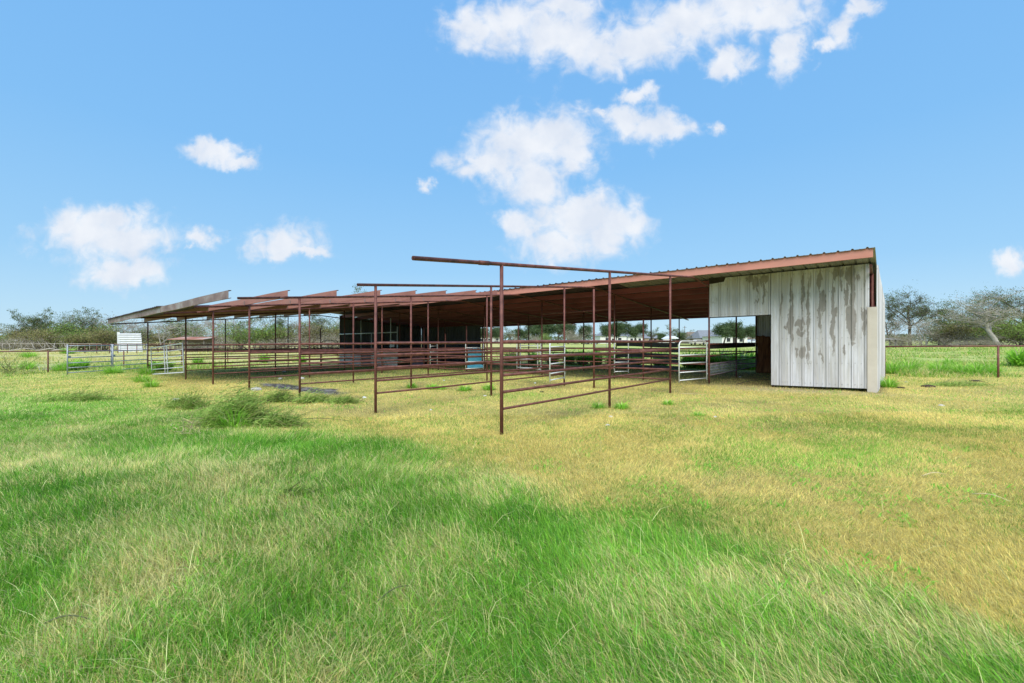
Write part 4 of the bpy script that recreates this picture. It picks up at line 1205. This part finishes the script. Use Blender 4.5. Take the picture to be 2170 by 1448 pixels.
# leafy weeds growing thickly behind the shed
i = 0
ordw = ['behind the right end of the doorway fence', 'behind the doorway fence, next along', 'behind the doorway fence near its middle', 'behind the rounded silver gate, right part',
        'behind the rounded silver gate, left part', 'just left of the rounded silver gate', 'behind the plank fence, right end', 'behind the plank fence, left end',
        'right of the tall gate post in the middle', 'left of the tall gate post in the middle', 'behind the swung walk gate, right side', 'behind the swung walk gate',
        'behind the swung walk gate, left side', 'behind the middle walk gates, right side', 'behind the middle walk gates', 'right of the light blue tank']
for px in (1592, 1572, 1550, 1528, 1508, 1488, 1462, 1400, 1345, 1300, 1262, 1235, 1205, 1170, 1130, 1085):
    r_ = (px - 1085) / F
    # distance at which this column meets the line y = 20.0
    Yv = (20.2 - CAM.y) / (r_ * SY + CY)
    tuft(3, px, Yv, 1.25, 'dark leafy weed ' + ordw[i], 'weed', 'weed', 'leafy weeds growing behind the shed'); i += 1

# ------------------------------------------------------------------ trees
def make_tree_arrays(seed, h, spread, levels, nleaf, leaf, stems=1, trunk_r=.16, kids=4, up=.35, first=.3, leafpal=None, twigs=True, gap=.0, clump=.35):
    r = random.Random(seed); m = MB(); tips = []
    def grow(p, d, l, rad, lv):
        n = 4 if lv < 2 else 3; pts = [p.copy()]; rads = [rad]
        for s in range(n):
            d = (d + Vector((r.gauss(0, .17), r.gauss(0, .17), r.gauss(.02, .10)))).normalized()
            p = p + d * l / n; pts.append(p.copy()); rads.append(rad * (1 - .55 * (s + 1) / n))
        if rad > .004: m.tube(pts, [max(q_, .016) for q_ in rads], 6 if lv == 0 else (4 if lv == 1 else 3), cap=False)
        if lv >= levels - 1:
            tips.extend(pts[1:])
        if lv < levels:
            for c in range(kids + (1 if lv == 0 else 0)):
                t = r.uniform(first if lv == 0 else .3, 1.0); i_ = min(int(t * n), n - 1); q = pts[i_].lerp(pts[i_ + 1], t * n - i_)
                a = r.random() * 6.28; side = Vector((math.cos(a), math.sin(a), r.uniform(-.1, .5)))
                nd = (d * up + side * (1.0 if lv == 0 else .8) * spread).normalized()
                grow(q, nd, l * r.uniform(.48, .78), rads[min(i_ + 1, n)] * .62, lv + 1)
    for s in range(stems):
        a = r.random() * 6.28
        grow(Vector((r.gauss(0, .15 * stems), r.gauss(0, .15 * stems), -.2)), Vector((math.cos(a) * .16 * stems, math.sin(a) * .16 * stems, 1)).normalized(), h * r.uniform(.5, .62), trunk_r / math.sqrt(stems), 0)
    rr = np.random.default_rng(seed)
    T = np.array([tuple(t) for t in tips]); top = T[:, 2].max()
    sc = h / top
    for i_, v in enumerate(m.v): m.v[i_] = (v[0] * sc, v[1] * sc, v[2] * sc)
    T *= sc
    if nleaf:
        keepn = max(8, int(len(T) * (1 - gap))); T = T[rr.permutation(len(T))[:keepn]]
        tw = 0.25 + T[:, 2] / h; tw /= tw.sum()
        ctr = T[rr.choice(len(T), nleaf, p=tw)]
        P = ctr + rr.normal(0, clump, (nleaf, 3)) * np.array([1, 1, .75])
        ok = P[:, 2] > .25; P = P[ok]; nl = len(P)
        u = rr.normal(size=(nl, 3)); u /= np.linalg.norm(u, axis=1)[:, None]
        w = np.cross(u, rr.normal(size=(nl, 3))); w /= np.linalg.norm(w, axis=1)[:, None]
        s = leaf * rr.uniform(.5, 1.3, nl)[:, None]
        V = np.stack([P - u * s - w * s * .45, P + u * s - w * s * .2, P + u * s * .8 + w * s * .5, P - u * s * .6 + w * s * .4], 1).reshape(-1, 3)
        flat = np.arange(nl * 4); tot = np.full(nl, 4)
        cl = rr.random(len(leafpal)); pal = np.array(leafpal)
        # light and dark clumps by place, not by height or depth
        nz_ = vnoise(P[:, 0] * .9 + P[:, 2] * .7, P[:, 1] * .9 - P[:, 2] * .5, seed)
        c = lerp3(pal[0], pal[1], np.clip(nz_ * 1.3 - .15 + rr.normal(0, .2, nl), 0, 1))
        odd = rr.random(nl) < .2; c[odd] = pal[2]
        c = np.repeat(c * rr.uniform(.75, 1.25, nl)[:, None], 4, axis=0)
        return m, (V, flat, tot, c)
    return m, None

PAL = {'sparse': [(.06, .10, .035), (.13, .19, .065), (.19, .15, .08)],
       'brush': [(.15, .155, .06), (.27, .27, .10), (.28, .22, .13)],
       'green': [(.12, .20, .045), (.24, .36, .08), (.20, .19, .09)],
       'oak': [(.05, .09, .04), (.11, .165, .07), (.09, .12, .06)],
       'grey': [(.24, .21, .165), (.36, .33, .27), (.20, .21, .11)],
       'rust': [(.28, .11, .06), (.38, .17, .10), (.2, .1, .06)]}
TREEDEF = {
    'sparse_a': dict(seed=1, h=7, spread=.85, levels=4, nleaf=4200, leaf=.075, trunk_r=.17, kids=4, leafpal=PAL['sparse'], gap=.45, clump=.17),
    'sparse_b': dict(seed=2, h=7.5, spread=1.0, levels=4, nleaf=3200, leaf=.08, trunk_r=.15, kids=4, leafpal=PAL['sparse'], gap=.55, stems=2, clump=.16),
    'bare': dict(seed=3, h=6.5, spread=.8, levels=4, nleaf=350, leaf=.08, trunk_r=.13, kids=5, leafpal=PAL['grey'], gap=.6, stems=2),
    'brush_a': dict(seed=4, h=4.2, spread=1.1, levels=3, nleaf=4600, leaf=.085, trunk_r=.12, kids=5, leafpal=PAL['brush'], stems=4, first=.1, clump=.5),
    'brush_b': dict(seed=5, h=3.6, spread=1.2, levels=3, nleaf=3300, leaf=.075, trunk_r=.12, kids=5, leafpal=PAL['grey'], stems=4, first=.1, clump=.5),
    'green_a': dict(seed=6, h=4.6, spread=1.0, levels=3, nleaf=5600, leaf=.09, trunk_r=.12, kids=5, leafpal=PAL['green'], stems=3, first=.1, clump=.5),
    'oak': dict(seed=7, h=7, spread=1.25, levels=3, nleaf=9000, leaf=.17, trunk_r=.22, kids=6, leafpal=PAL['oak'], first=.45, clump=.6),
    'rust': dict(seed=8, h=8, spread=.8, levels=3, nleaf=6000, leaf=.17, trunk_r=.2, kids=5, leafpal=PAL['rust'], first=.3, clump=.5),
    'big': dict(seed=9, h=11, spread=1.0, levels=4, nleaf=6500, leaf=.085, trunk_r=.34, kids=5, leafpal=PAL['sparse'], gap=.4, first=.35, clump=.24),
    'white': dict(seed=10, h=11, spread=1.35, levels=4, nleaf=5000, leaf=.08, trunk_r=.32, kids=6, leafpal=PAL['sparse'], gap=.5, first=.3, clump=.22, up=.2),
}
TREE = {}
NAMES = {'sparse_a': 'slender_tree', 'sparse_b': 'forked_tree', 'bare': 'bare_tree', 'brush_a': 'brush_tree', 'brush_b': 'thorn_bush', 'green_a': 'leafy_bush', 'oak': 'oak_tree', 'rust': 'russet_tree', 'big': 'tall_tree', 'white': 'white_trunk_tree'}
def place_tree(kind, px, Y, h, label, group, ws=1.0, seed=0):
    x, y = cw(px, Y); d = TREEDEF[kind]
    if kind not in TREE:
        m, lv = make_tree_arrays(**d)
        root = empty(NAMES[kind])
        tr = m.build('trunk', M_BARK if kind in ('bare', 'white', 'brush_b', 'sparse_b') else M_BARKD, root)
        if lv: np_mesh('crown', *lv[:3], M_LEAF, lv[3], parent=root)
        TREE[kind] = root
    else:
        src = TREE[kind]; root = src.copy(); COL.objects.link(root)
        for ch in src.children:
            c = ch.copy(); COL.objects.link(c); c.parent = root
    s = h / d['h']
    root.location = (x, y, g(x, y) - .05); root.rotation_euler = (0, 0, random.Random(seed * 7 + int(px)).random() * 6.28); root.scale = (s * ws, s * ws, s)
    tag(root, label, 'tree' if 'bush' not in NAMES[kind] else 'bush', group)
    return root
def top_h(py, Y): return 1.52 + (722 - py) / F * Y
GL = 'trees and thicket along the left edge of the pasture'
ti = 0
left = [('green_a', 2, 95, 3.8, 1.2, 'yellowish green bush at the very left edge'), ('green_a', 28, 98, 5.0, 1, 'small rounded green bush near the left edge'),
        ('brush_b', 18, 86, 3.0, 1.4, 'grey thorn bush at the left edge behind the fence rail'), ('brush_b', 48, 84, 3.5, 1.4, 'grey thorn bush above the first boundary post bay'),
        ('brush_a', 45, 92, 5.6, 1.2, 'olive brush left of the dark tall tree'), ('sparse_a', 62, 90, 7.6, 1.0, 'thin leaved tree with open crown at far left'),
        ('sparse_a', 86, 88, 8.0, 1.0, 'tallest dark leaved tree of the left thicket'), ('brush_a', 75, 84, 5.0, 1.3, 'brown brush under the tallest left tree'),
        ('brush_a', 105, 84, 5.2, 1.3, 'olive brown brush right of the tallest left tree'), ('brush_b', 95, 80, 3.0, 1.3, 'low grey brush above the boundary rail'),
        ('green_a', 118, 84, 5.6, 1.1, 'green bush in the centre of the left thicket'), ('sparse_b', 132, 88, 7.8, 1.0, 'leaning open tree with one long dark limb'),
        ('brush_a', 135, 82, 4.5, 1.3, 'brown tangle beneath the leaning tree'), ('sparse_b', 160, 86, 7.7, 1.0, 'open crowned tree right of the leaning one'),
        ('green_a', 170, 83, 6.8, 1.0, 'dense yellow green bush tree near the panel end'), ('brush_a', 160, 79, 4.0, 1.3, 'low brush above the left corral panel'),
        ('sparse_a', 188, 87, 7.3, .9, 'thin tree at the right side of the left thicket'), ('green_a', 185, 80, 4.4, 1.2, 'green bush above the middle of the corral panel'),
        ('brush_b', 205, 84, 4.0, 1.3, 'pale grey brush right of the left thicket'), ('sparse_a', 205, 92, 5.4, .8, 'small thin tree in the gap left of the shed roof'),
        ('bare', 228, 88, 8.2, 1.0, 'bare grey tree rising behind the shed roof tip'), ('brush_a', 236, 80, 5.0, 1.2, 'olive brush left of the white sheet wall'),
        ('bare', 268, 86, 7.2, 1.1, 'bare tree behind the white sheet wall'), ('green_a', 285, 90, 5.8, 1, 'green bush behind the white sheet wall'),
        ('bare', 305, 88, 6.6, 1, 'bare tree right of the white sheet wall'), ('brush_a', 330, 88, 4.6, 1.2, 'brown brush left of the old red roofed shed'),
        ('bare', 345, 84, 6.8, 1.2, 'spreading bare tree above the old red roofed shed'), ('sparse_a', 372, 95, 7.0, 1.3, 'rounded dark tree behind the old red roofed shed'),
        ('green_a', 380, 98, 7.3, 1.3, 'broad dark green bush tree behind the old shed'), ('bare', 410, 92, 7.2, 1, 'bare tree between the fifth and sixth front posts'),
        ('brush_b', 420, 88, 3.8, 1.4, 'grey brush right of the old red roofed shed'), ('brush_b', 378, 70, 1.7, 1.6, 'low grey brush before the left half of the old red roofed shed'), ('brush_a', 404, 71, 1.9, 1.5, 'low olive brush before the middle of the old red roofed shed'), ('brush_b', 430, 72, 1.8, 1.5, 'low grey brush at the right end of the old red roofed shed'), ('bare', 452, 90, 8.2, 1.0, 'tall bare tree with dark forks left of the fourth post'),
        ('bare', 474, 88, 7.8, .9, 'bare forked tree framed by two left posts'), ('brush_a', 470, 92, 4.0, 1.3, 'brown brush below the bare forked tree'),
        ('brush_b', 500, 86, 4.2, 1.3, 'grey brush left of the large green tree'), ('sparse_a', 512, 95, 6.6, 1, 'thin tree left of the large green tree'),
        ('green_a', 545, 82, 6.0, 1.3, 'large dense green tree under the left roof'), ('sparse_b', 545, 84, 8.3, 1.1, 'open dark tree rising over the large green one'),
        ('green_a', 572, 84, 5.2, 1.2, 'green tree right of the large dense one'), ('brush_b', 570, 80, 2.8, 1.4, 'low grey brush before the large green tree'),
        ('sparse_a', 597, 88, 7.0, .9, 'slim dark tree right of the large green one'), ('bare', 622, 88, 7.2, 1.1, 'bare fan shaped tree left of the third front post'),
        ('brush_a', 605, 84, 4.6, 1.2, 'olive brush under the bare fan shaped tree'), ('brush_b', 630, 82, 4.0, 1.3, 'grey brush under the bare fan shaped tree'),
        ('brush_a', 650, 84, 5.8, 1.1, 'tall brown brush right of the third front post'), ('sparse_a', 672, 86, 7.4, 1, 'dark tree behind the round cornered gate'),
        ('green_a', 690, 90, 6.6, 1, 'green tree left of the feed room wall'), ('bare', 664, 84, 6.4, 1, 'bare tree left of the round cornered gate'),
        ('sparse_b', 708, 88, 7.6, 1, 'bright leaved tree touching the feed room wall'), ('brush_b', 690, 82, 4.2, 1.2, 'grey brush behind the round cornered gate'),
        ('brush_a', 725, 86, 5.4, 1.2, 'olive brush mostly hidden by the feed room'), ('sparse_a', 782, 70, 9.9, .7, 'tree whose leafy top shows above the second rafter pipe')]
for (k_, px, Y, h, ws, lab) in left:
    ti += 1
    tall = k_ in ('sparse_a', 'sparse_b', 'bare')
    place_tree(k_, px, Y, h * (1.08 if tall else .84), lab, GL, ws * (.85 if tall else 1.0), ti)
GR = 'trees and thicket at the right edge of the pasture'
right = [('big', 1928, 88, 12.0, .82, 'tall open crowned tree right of the end wall'), ('sparse_a', 1884, 92, 8.5, .8, 'thin tree half hidden by the end wall'),
         ('bare', 1893, 86, 7.0, .8, 'thin bare tree just right of the end wall'), ('sparse_b', 1958, 86, 8.0, 1, 'grey forked tree right of the tall open crowned one'),
         ('bare', 1950, 82, 6.5, 1.1, 'bare grey tree in front of the tall open crowned one'), ('brush_b', 1930, 80, 3.2, 1.6, 'low grey brush at the foot of the tall tree'),
         ('brush_a', 1985, 86, 4.6, 1.4, 'olive brush in the gap between the two tall trees'), ('sparse_a', 2003, 90, 8.8, .9, 'slim tree in the gap between the two tall trees'),
         ('brush_b', 2010, 82, 3.8, 1.2, 'grey thicket in the gap between the two tall trees'), ('sparse_b', 2040, 92, 9.4, 1, 'tree left of the white trunked one'),
         ('brush_a', 2035, 84, 6.0, 1.4, 'olive thicket left of the white trunk'), ('green_a', 2060, 88, 7.4, 1.2, 'dark green bush tree beside the white trunk'),
         ('brush_b', 2080, 80, 3.0, 1.3, 'grey tangle beneath the white trunked tree'), ('white', 2118, 74, 10.4, 1.15, 'large white trunked tree with spreading pale limbs'),
         ('green_a', 2100, 88, 7.0, 1.4, 'green bush behind the white trunk'), ('brush_a', 2140, 86, 5.8, 1.4, 'olive brush right of the white trunk'),
         ('big', 2165, 88, 12.3, .95, 'tall dark tree at the right edge of the photo'), ('green_a', 2165, 82, 6.4, 1.4, 'green bush at the right edge of the photo'),
         ('brush_a', 1900, 84, 2.6, 1.6, 'low brush beside the ruined hut'), ('brush_b', 2120, 72, 1.6, 2.2, 'low brown scrub before the white trunk'), ('brush_b', 2030, 74, 1.6, 2.2, 'low brown scrub in the middle of the right field edge'),
         ('brush_a', 2190, 84, 6.0, 1.4, 'brush just past the right edge')]
for (k_, px, Y, h, ws, lab) in right:
    ti += 1
    low = k_ in ('brush_a', 'brush_b', 'green_a')
    place_tree(k_, px, Y, h * (.82 if low else 1.03), lab, GR, ws * (.9 if low else .92), ti)
GM = 'trees around the distant houses'
mid = [('oak', 1048, 190, 7.5, 1, 'small distant tree left of the nearest post'), ('oak', 1022, 180, 7, 1, 'distant tree just right of the blue tank'), ('sparse_a', 1082, 170, 7.0, 1.2, 'thin distant tree behind the nearest post'), ('bare', 1092, 165, 5.5, 1.4, 'bare distant tree right of the nearest post'),
       ('oak', 1112, 150, 5.4, 1.1, 'left bush of the big distant clump'), ('oak', 1135, 150, 7.4, 1.25, 'dark round tree in the big distant clump'), ('oak', 1162, 145, 8.0, 1.3, 'broad highest tree of the big distant clump'),
       ('green_a', 1152, 135, 3.6, 1, 'pale small bush before the big distant clump'), ('brush_b', 1143, 136, 3.4, 1, 'greyish bush before the big distant clump'), ('rust', 1182, 160, 9.4, 1.0, 'russet tree at the right of the big distant clump'),
       ('oak', 1204, 150, 8.0, 1.0, 'dark tree right of the russet one'), ('brush_b', 1222, 145, 5.0, 1.1, 'greyish tree left of the dark round one'), ('oak', 1241, 150, 6.6, .95, 'dark round tree beside the far car'),
       ('oak', 1290, 150, 7.7, 1.15, 'oak left of the grey roofed house'), ('oak', 1308, 152, 7.4, 1.0, 'oak overlapping the grey roofed house on its left'), ('oak', 1344, 150, 7.2, 1.0, 'round oak before the pale house'),
       ('sparse_a', 1382, 160, 6.2, 1.2, 'thin tree right of the pale house'), ('oak', 1404, 190, 4.6, 1.2, 'low distant tree near the white tank roof'), ('sparse_a', 1428, 150, 6.8, 1.1, 'open tree left of the utility pole'),
       ('oak', 1442, 170, 4.6, 1.1, 'low tree at the foot of the utility pole'), ('sparse_b', 1468, 160, 5.4, 1.1, 'low thin tree between pole and brick house'), ('brush_b', 1478, 158, 3.6, 1.3, 'brown bush left of the brick house'),
       ('oak', 1532, 110, 6.1, 1.25, 'large oak before the white building'), ('oak', 1556, 112, 5.4, 1.1, 'oak joined to the large one on its right'), ('oak', 1574, 114, 4.9, 1.0, 'smaller oak at the right end of the white building'), ('oak', 1592, 120, 5.4, .8, 'oak seen at the right side of the doorway')]
for (k_, px, Y, h, ws, lab) in mid:
    ti += 1
    place_tree(k_, px, Y, h, lab, GM, ws * (.72 if k_ == 'oak' else .9), ti)

# far wood along the horizon: one mass
def far_wood():
    n = 26000; r = np.random.default_rng(5)
    px = r.uniform(-900, 3300, n); Y = r.uniform(330, 420, n)
    X = (px - 1085) / F * Y
    x = CAM.x + X * CY - Y * SY; y = CAM.y + X * SY + Y * CY
    hh = 3.0 + 4.5 * fbm(px / 45.0, Y / 80.0, 9, 4)
    z = gz(x, y) + r.random(n) ** .7 * hh
    u = r.normal(size=(n, 3)); u /= np.linalg.norm(u, axis=1)[:, None]; w = np.cross(u, r.normal(size=(n, 3))); w /= np.linalg.norm(w, axis=1)[:, None]
    P = np.stack([x, y, z], 1); s = r.uniform(.5, 1.2, n)[:, None]
    V = np.stack([P - u * s - w * s * .5, P + u * s - w * s * .3, P + u * s * .8 + w * s * .6, P - u * s * .6 + w * s * .5], 1).reshape(-1, 3)
    c = np.repeat(lerp3(A3(.07, .10, .06), A3(.15, .17, .10), r.random(n)), 4, axis=0)
    o = np_mesh('far_wood', V, np.arange(n * 4), np.full(n, 4), M_LEAF, c); tag(o, 'low distant belt of woodland along the horizon', 'woodland', kind='stuff')
far_wood()

# fallen pale limbs lying by the left thicket
for i, (px, Y, L_, lab) in enumerate(((75, 72, 4.5, 'pale fallen limb lying left of the corral panels'), (105, 70, 5.0, 'longest pale fallen limb behind the boundary rail'), (20, 74, 4.0, 'grey dead limb at the left edge above the rail'))):
    x, y = cw(px, Y); m = MB(); r = random.Random(i + 50)
    a0 = YAW + r.uniform(-.3, .3)
    m.tube([(0, 0, .1), (math.cos(a0) * L_ * .5, math.sin(a0) * L_ * .5, .5), (math.cos(a0) * L_, math.sin(a0) * L_, .25)], [.11, .08, .04], 6)
    for b in range(7):
        u = r.uniform(.1, .9); p = Vector((math.cos(a0) * L_ * u, math.sin(a0) * L_ * u, .35)); d = Vector((r.gauss(0, .6), r.gauss(0, .6), r.uniform(.3, 1))).normalized()
        m.tube([p, p + d * .8, p + d * 1.5 + Vector((0, 0, .2))], [.05, .035, .015], 4)
    o = m.build('fallen_limb', M_BARK, None, (x, y, g(x, y))); tag(o, lab, 'branch', 'fallen limbs')

# ------------------------------------------------------------------ distant structures
M_SHEETW = noisy('chalky_white_sheet', [(0.3, (0.42, 0.45, 0.50)), (0.7, (0.56, 0.59, 0.64))], 1.2, 0.5)
# white ribbed sheet wall (leaning windbreak)
def white_break():
    Y = 70; p0, p1 = cw(252, Y), cw(303, Y); L_ = math.hypot(p1[0] - p0[0], p1[1] - p0[1]); rz = math.atan2(p1[1] - p0[1], p1[0] - p0[0])
    root = empty('windbreak', (*p0, g(*p0)), rz); tag(root, 'white ribbed metal windbreak standing alone behind the corral panels', 'windbreak')
    m = MB(); zs = np.linspace(-.15, 2.95, 19); P = []; Fc = []
    for i, z in enumerate(zs):
        yo = .10 if i % 2 else 0
        P += [(.15 - z * .02, -yo - z * .06, z), (L_ - z * .045, -yo - z * .06, z)]
    for i in range(len(zs) - 1): Fc.append((i * 2, i * 2 + 1, i * 2 + 3, i * 2 + 2))
    m.add(P, Fc); o = m.build('sheet', M_SHEETW, root); md = o.modifiers.new('t', 'SOLIDIFY'); md.thickness = .03
    m = MB(); m.box((.1, -.1, 1.6), (.45, .12, 3.2), ry=-.03); m.build('end_post', M_SHEETW, root)
    for x in (.8, L_ * .55, L_ - .4):
        m = MB(); m.tube([(x, .12, -.2), (x, .05, 2.8)], .05, 6); m.build('post', M_PIPE, root)
white_break()
boundary([cw(px, 62) for px in (150, 180, 205, 232, 250, 270, 290, 312, 335, 360, 395)], 'distant rusty pipe corral in front of the white windbreak', 1.3, .045, 'far_fence', M_PIPE, '')
boundary([cw(px, 66) for px in (440, 462, 478, 495, 512, 530, 552)], 'distant dark rail fence seen between the left front posts', 1.2, .045, 'far_fence', M_DARKG, '')
boundary([cw(px, Y) for px, Y in ((5, 78), (20, 78), (45, 77), (70, 77), (95, 76), (115, 75), (140, 75), (165, 74), (190, 74), (215, 73))], 'wire fence with pale thin posts at the foot of the left thicket', 1.3, .03, 'far_fence', M_BARK, '')
boundary([cw(px, 120) for px in range(1030, 1280, 26)], 'pale rail fence at the far side of the green field', 1.3, .05, 'far_fence', M_BARK, '')

def gable_house(px0, px1, Y, wall_top, ridge, depth, wmat, rmat, label, name='house', cat='house', windows=2, ridge_along=True, porch=False, group='distant houses'):
    p0, p1 = cw(px0, Y), cw(px1, Y); L_ = math.hypot(p1[0] - p0[0], p1[1] - p0[1]); rz = math.atan2(p1[1] - p0[1], p1[0] - p0[0])
    gz0 = g(*p0); root = empty(name, (*p0, gz0), rz); tag(root, label, cat, group)
    wt, rd = wall_top - gz0, ridge - gz0
    m = MB(); m.box((L_ / 2, depth / 2, wt / 2 - .15), (L_, depth, wt + .3)); m.build('wall', wmat, root)
    m = MB(); e = .5
    if ridge_along:
        P = [(-e, -e, wt - .05), (L_ + e, -e, wt - .05), (L_ + e, depth + e, wt - .05), (-e, depth + e, wt - .05), (L_ * .18, depth / 2, rd), (L_ * .82, depth / 2, rd)]
        Fc = [(0, 1, 5, 4), (2, 3, 4, 5), (1, 2, 5), (3, 0, 4), (3, 2, 1, 0)]
    else:
        P = [(-e, -e, wt - .05), (L_ + e, -e, wt - .05), (L_ + e, depth + e, wt - .05), (-e, depth + e, wt - .05), (L_ / 2, -e, rd), (L_ / 2, depth + e, rd)]
        Fc = [(0, 1, 4), (2, 3, 5), (1, 2, 5, 4), (3, 0, 4, 5), (3, 2, 1, 0)]
    m.add(P, Fc); m.build('roof', rmat, root)
    for i in range(windows):
        x = L_ * (i + .5) / windows; fr = MB(); fr.box((x, -.03, wt * .55), (1.25, .08, 1.35)); f_ = fr.build('window', M_HWHITE, root)
        pn = MB(); pn.box((x, -.08, wt * .55), (1.05, .04, 1.15)); pn.build('pane', M_GLASS, f_)
    dr_ = MB(); dr_.box((L_ * .97 / max(windows, 1) if windows else L_ * .5, -.04, 1.0), (.95, .08, 2.0)); dr_.build('door', M_DKWOOD, root)
    return root
gable_house(1272, 1328, 175, 3.4, 5.1, 12, M_HWHITE, M_HROOF, 'pale house with wide grey roof between the two oaks')
gable_house(1330, 1364, 185, 3.1, 5.0, 12, M_HWHITE, M_HROOF, 'white house behind the round oak', ridge_along=False)
gable_house(1366, 1412, 195, 2.6, 4.4, 11, M_BRICK, M_HROOF, 'low grey roofed house right of the thin tree')
gable_house(1462, 1490, 170, 2.6, 5.0, 10, M_BRICK, M_BROOF, 'brown roofed house right of the utility pole')
gable_house(1486, 1532, 150, 2.3, 5.2, 12, M_BRICK, M_HROOF, 'brick house with steep slate grey roof framed by the doorway', windows=3)
gable_house(1530, 1584, 135, 2.9, 3.7, 14, M_HWHITE, M_HROOF, 'long white building behind the large oak', windows=2)
gable_house(1586, 1606, 150, 2.2, 3.4, 8, M_BRICK, M_BROOF, 'small red brick house at the right of the doorway view', windows=1)
gable_house(1012, 1062, 190, 3.0, 4.4, 10, M_HWHITE, M_BROOF, 'low pale house right of the blue tank', windows=3)
gable_house(1420, 1436, 130, 2.1, 2.9, 6, M_WHITE, M_WHITE, 'small white roofed outbuilding left of the utility pole', windows=1, ridge_along=False)

# old red roofed shed at left, far ruin at right
def old_shed(px0, px1, Y, h0, h1, label, rmat):
    p0, p1 = cw(px0, Y), cw(px1, Y); L_ = math.hypot(p1[0] - p0[0], p1[1] - p0[1]); rz = math.atan2(p1[1] - p0[1], p1[0] - p0[0])
    z = g(*p0); root = empty('old_shed', (*p0, z), rz); tag(root, label, 'shed', 'old far sheds')
    a, b = h0 - z, h1 - z
    m = MB(); m.add([(-.3, -.5, a), (L_ + .3, -.5, a), (L_ + .3, 3, b), (-.3, 3, b), (-.3, -.5, a - .08), (L_ + .3, -.5, a - .08), (L_ + .3, 3, b - .08), (-.3, 3, b - .08)],
                    [(0, 1, 2, 3), (7, 6, 5, 4), (0, 4, 5, 1), (1, 5, 6, 2), (2, 6, 7, 3), (3, 7, 4, 0)]); m.build('roof', rmat, root)
    m = MB(); m.box((L_ / 2, 2.8, b / 2 - .1), (L_, .08, b - .1)); m.build('back_wall', M_PLANK, root)
    n = max(3, int(L_ / 2.4))
    for i in range(n):
        m = MB(); m.tube([(L_ * i / (n - 1), 0, -.3), (L_ * i / (n - 1), 0, a)], .07, 6); m.build('post', M_PLANK, root)
old_shed(362, 432, 78, 1.75, 2.2, 'long low old shed with rusty red and grey tin roof', M_RUSTROOF)
old_shed(1872, 1898, 70, 1.75, 1.95, 'small ruined hut just right of the end wall', M_PLANK)

# utility pole
x, y = cw(1451, 180); m = MB(); m.tube([(0, 0, -.5), (0, 0, 7.2)], [.16, .11], 8)
pr = empty('utility_pole', (x, y, g(x, y)), YAW); tag(pr, 'thin wooden utility pole rising over the distant houses', 'pole'); m.build('pole', M_BARKD, pr)
m = MB(); m.box((0, 0, 6.6), (1.6, .1, .12)); m.build('crossarm', M_BARKD, pr)

# parked cars far across the field
def car(px, Y, mat, label, rz=0.1):
    x, y = cw(px, Y); root = empty('parked_car', (x, y, g(x, y)), YAW + rz); tag(root, label, 'car', 'cars parked by the distant houses')
    prof = [(-2.2, .35), (-2.2, .85), (-1.95, .98), (-1.3, 1.02), (-.75, 1.45), (.75, 1.48), (1.35, 1.0), (2.1, .88), (2.25, .6), (2.2, .35)]
    m = MB(); n = len(prof); P = [(a, s * (.88 if b < 1.1 else .68), b) for s in (-1, 1) for a, b in prof]
    m.add(P, [tuple(range(n)), tuple(range(2 * n - 1, n - 1, -1))] + [(i, n + i, n + (i + 1) % n, (i + 1) % n) for i in range(n)]); m.build('body', mat, root)
    m = MB()
    for s in (-1, 1): m.box((0, s * .80, 1.2), (1.5, .05, .3))
    m.build('side_window', M_GLASS, root)
    for a in (-1.35, 1.4):
        for s in (-1, 1):
            m = MB(); m.tube([(a, s * .72, .33), (a, s * .92, .33)], .33, 14); m.build('wheel', M_TYRE, root)
car(1254, 140, car_mat('silver_car_paint', (.5, .54, .6)), 'silver car parked right of the dark round tree')
car(1243, 150, car_mat('white_car_paint', (.75, .76, .78)), 'white car half hidden behind the silver one', .4)
car(1412, 128, car_mat('pale_car_paint', (.7, .7, .7)), 'white car beside the small white roofed outbuilding', -.2)
car(1478, 128, car_mat('cream_car_paint', (.62, .6, .55)), 'cream car left of the brick house', .2)
car(1592, 140, car_mat('blue_white_car_paint', (.6, .66, .75)), 'pale blue car at the right of the doorway view', .1)
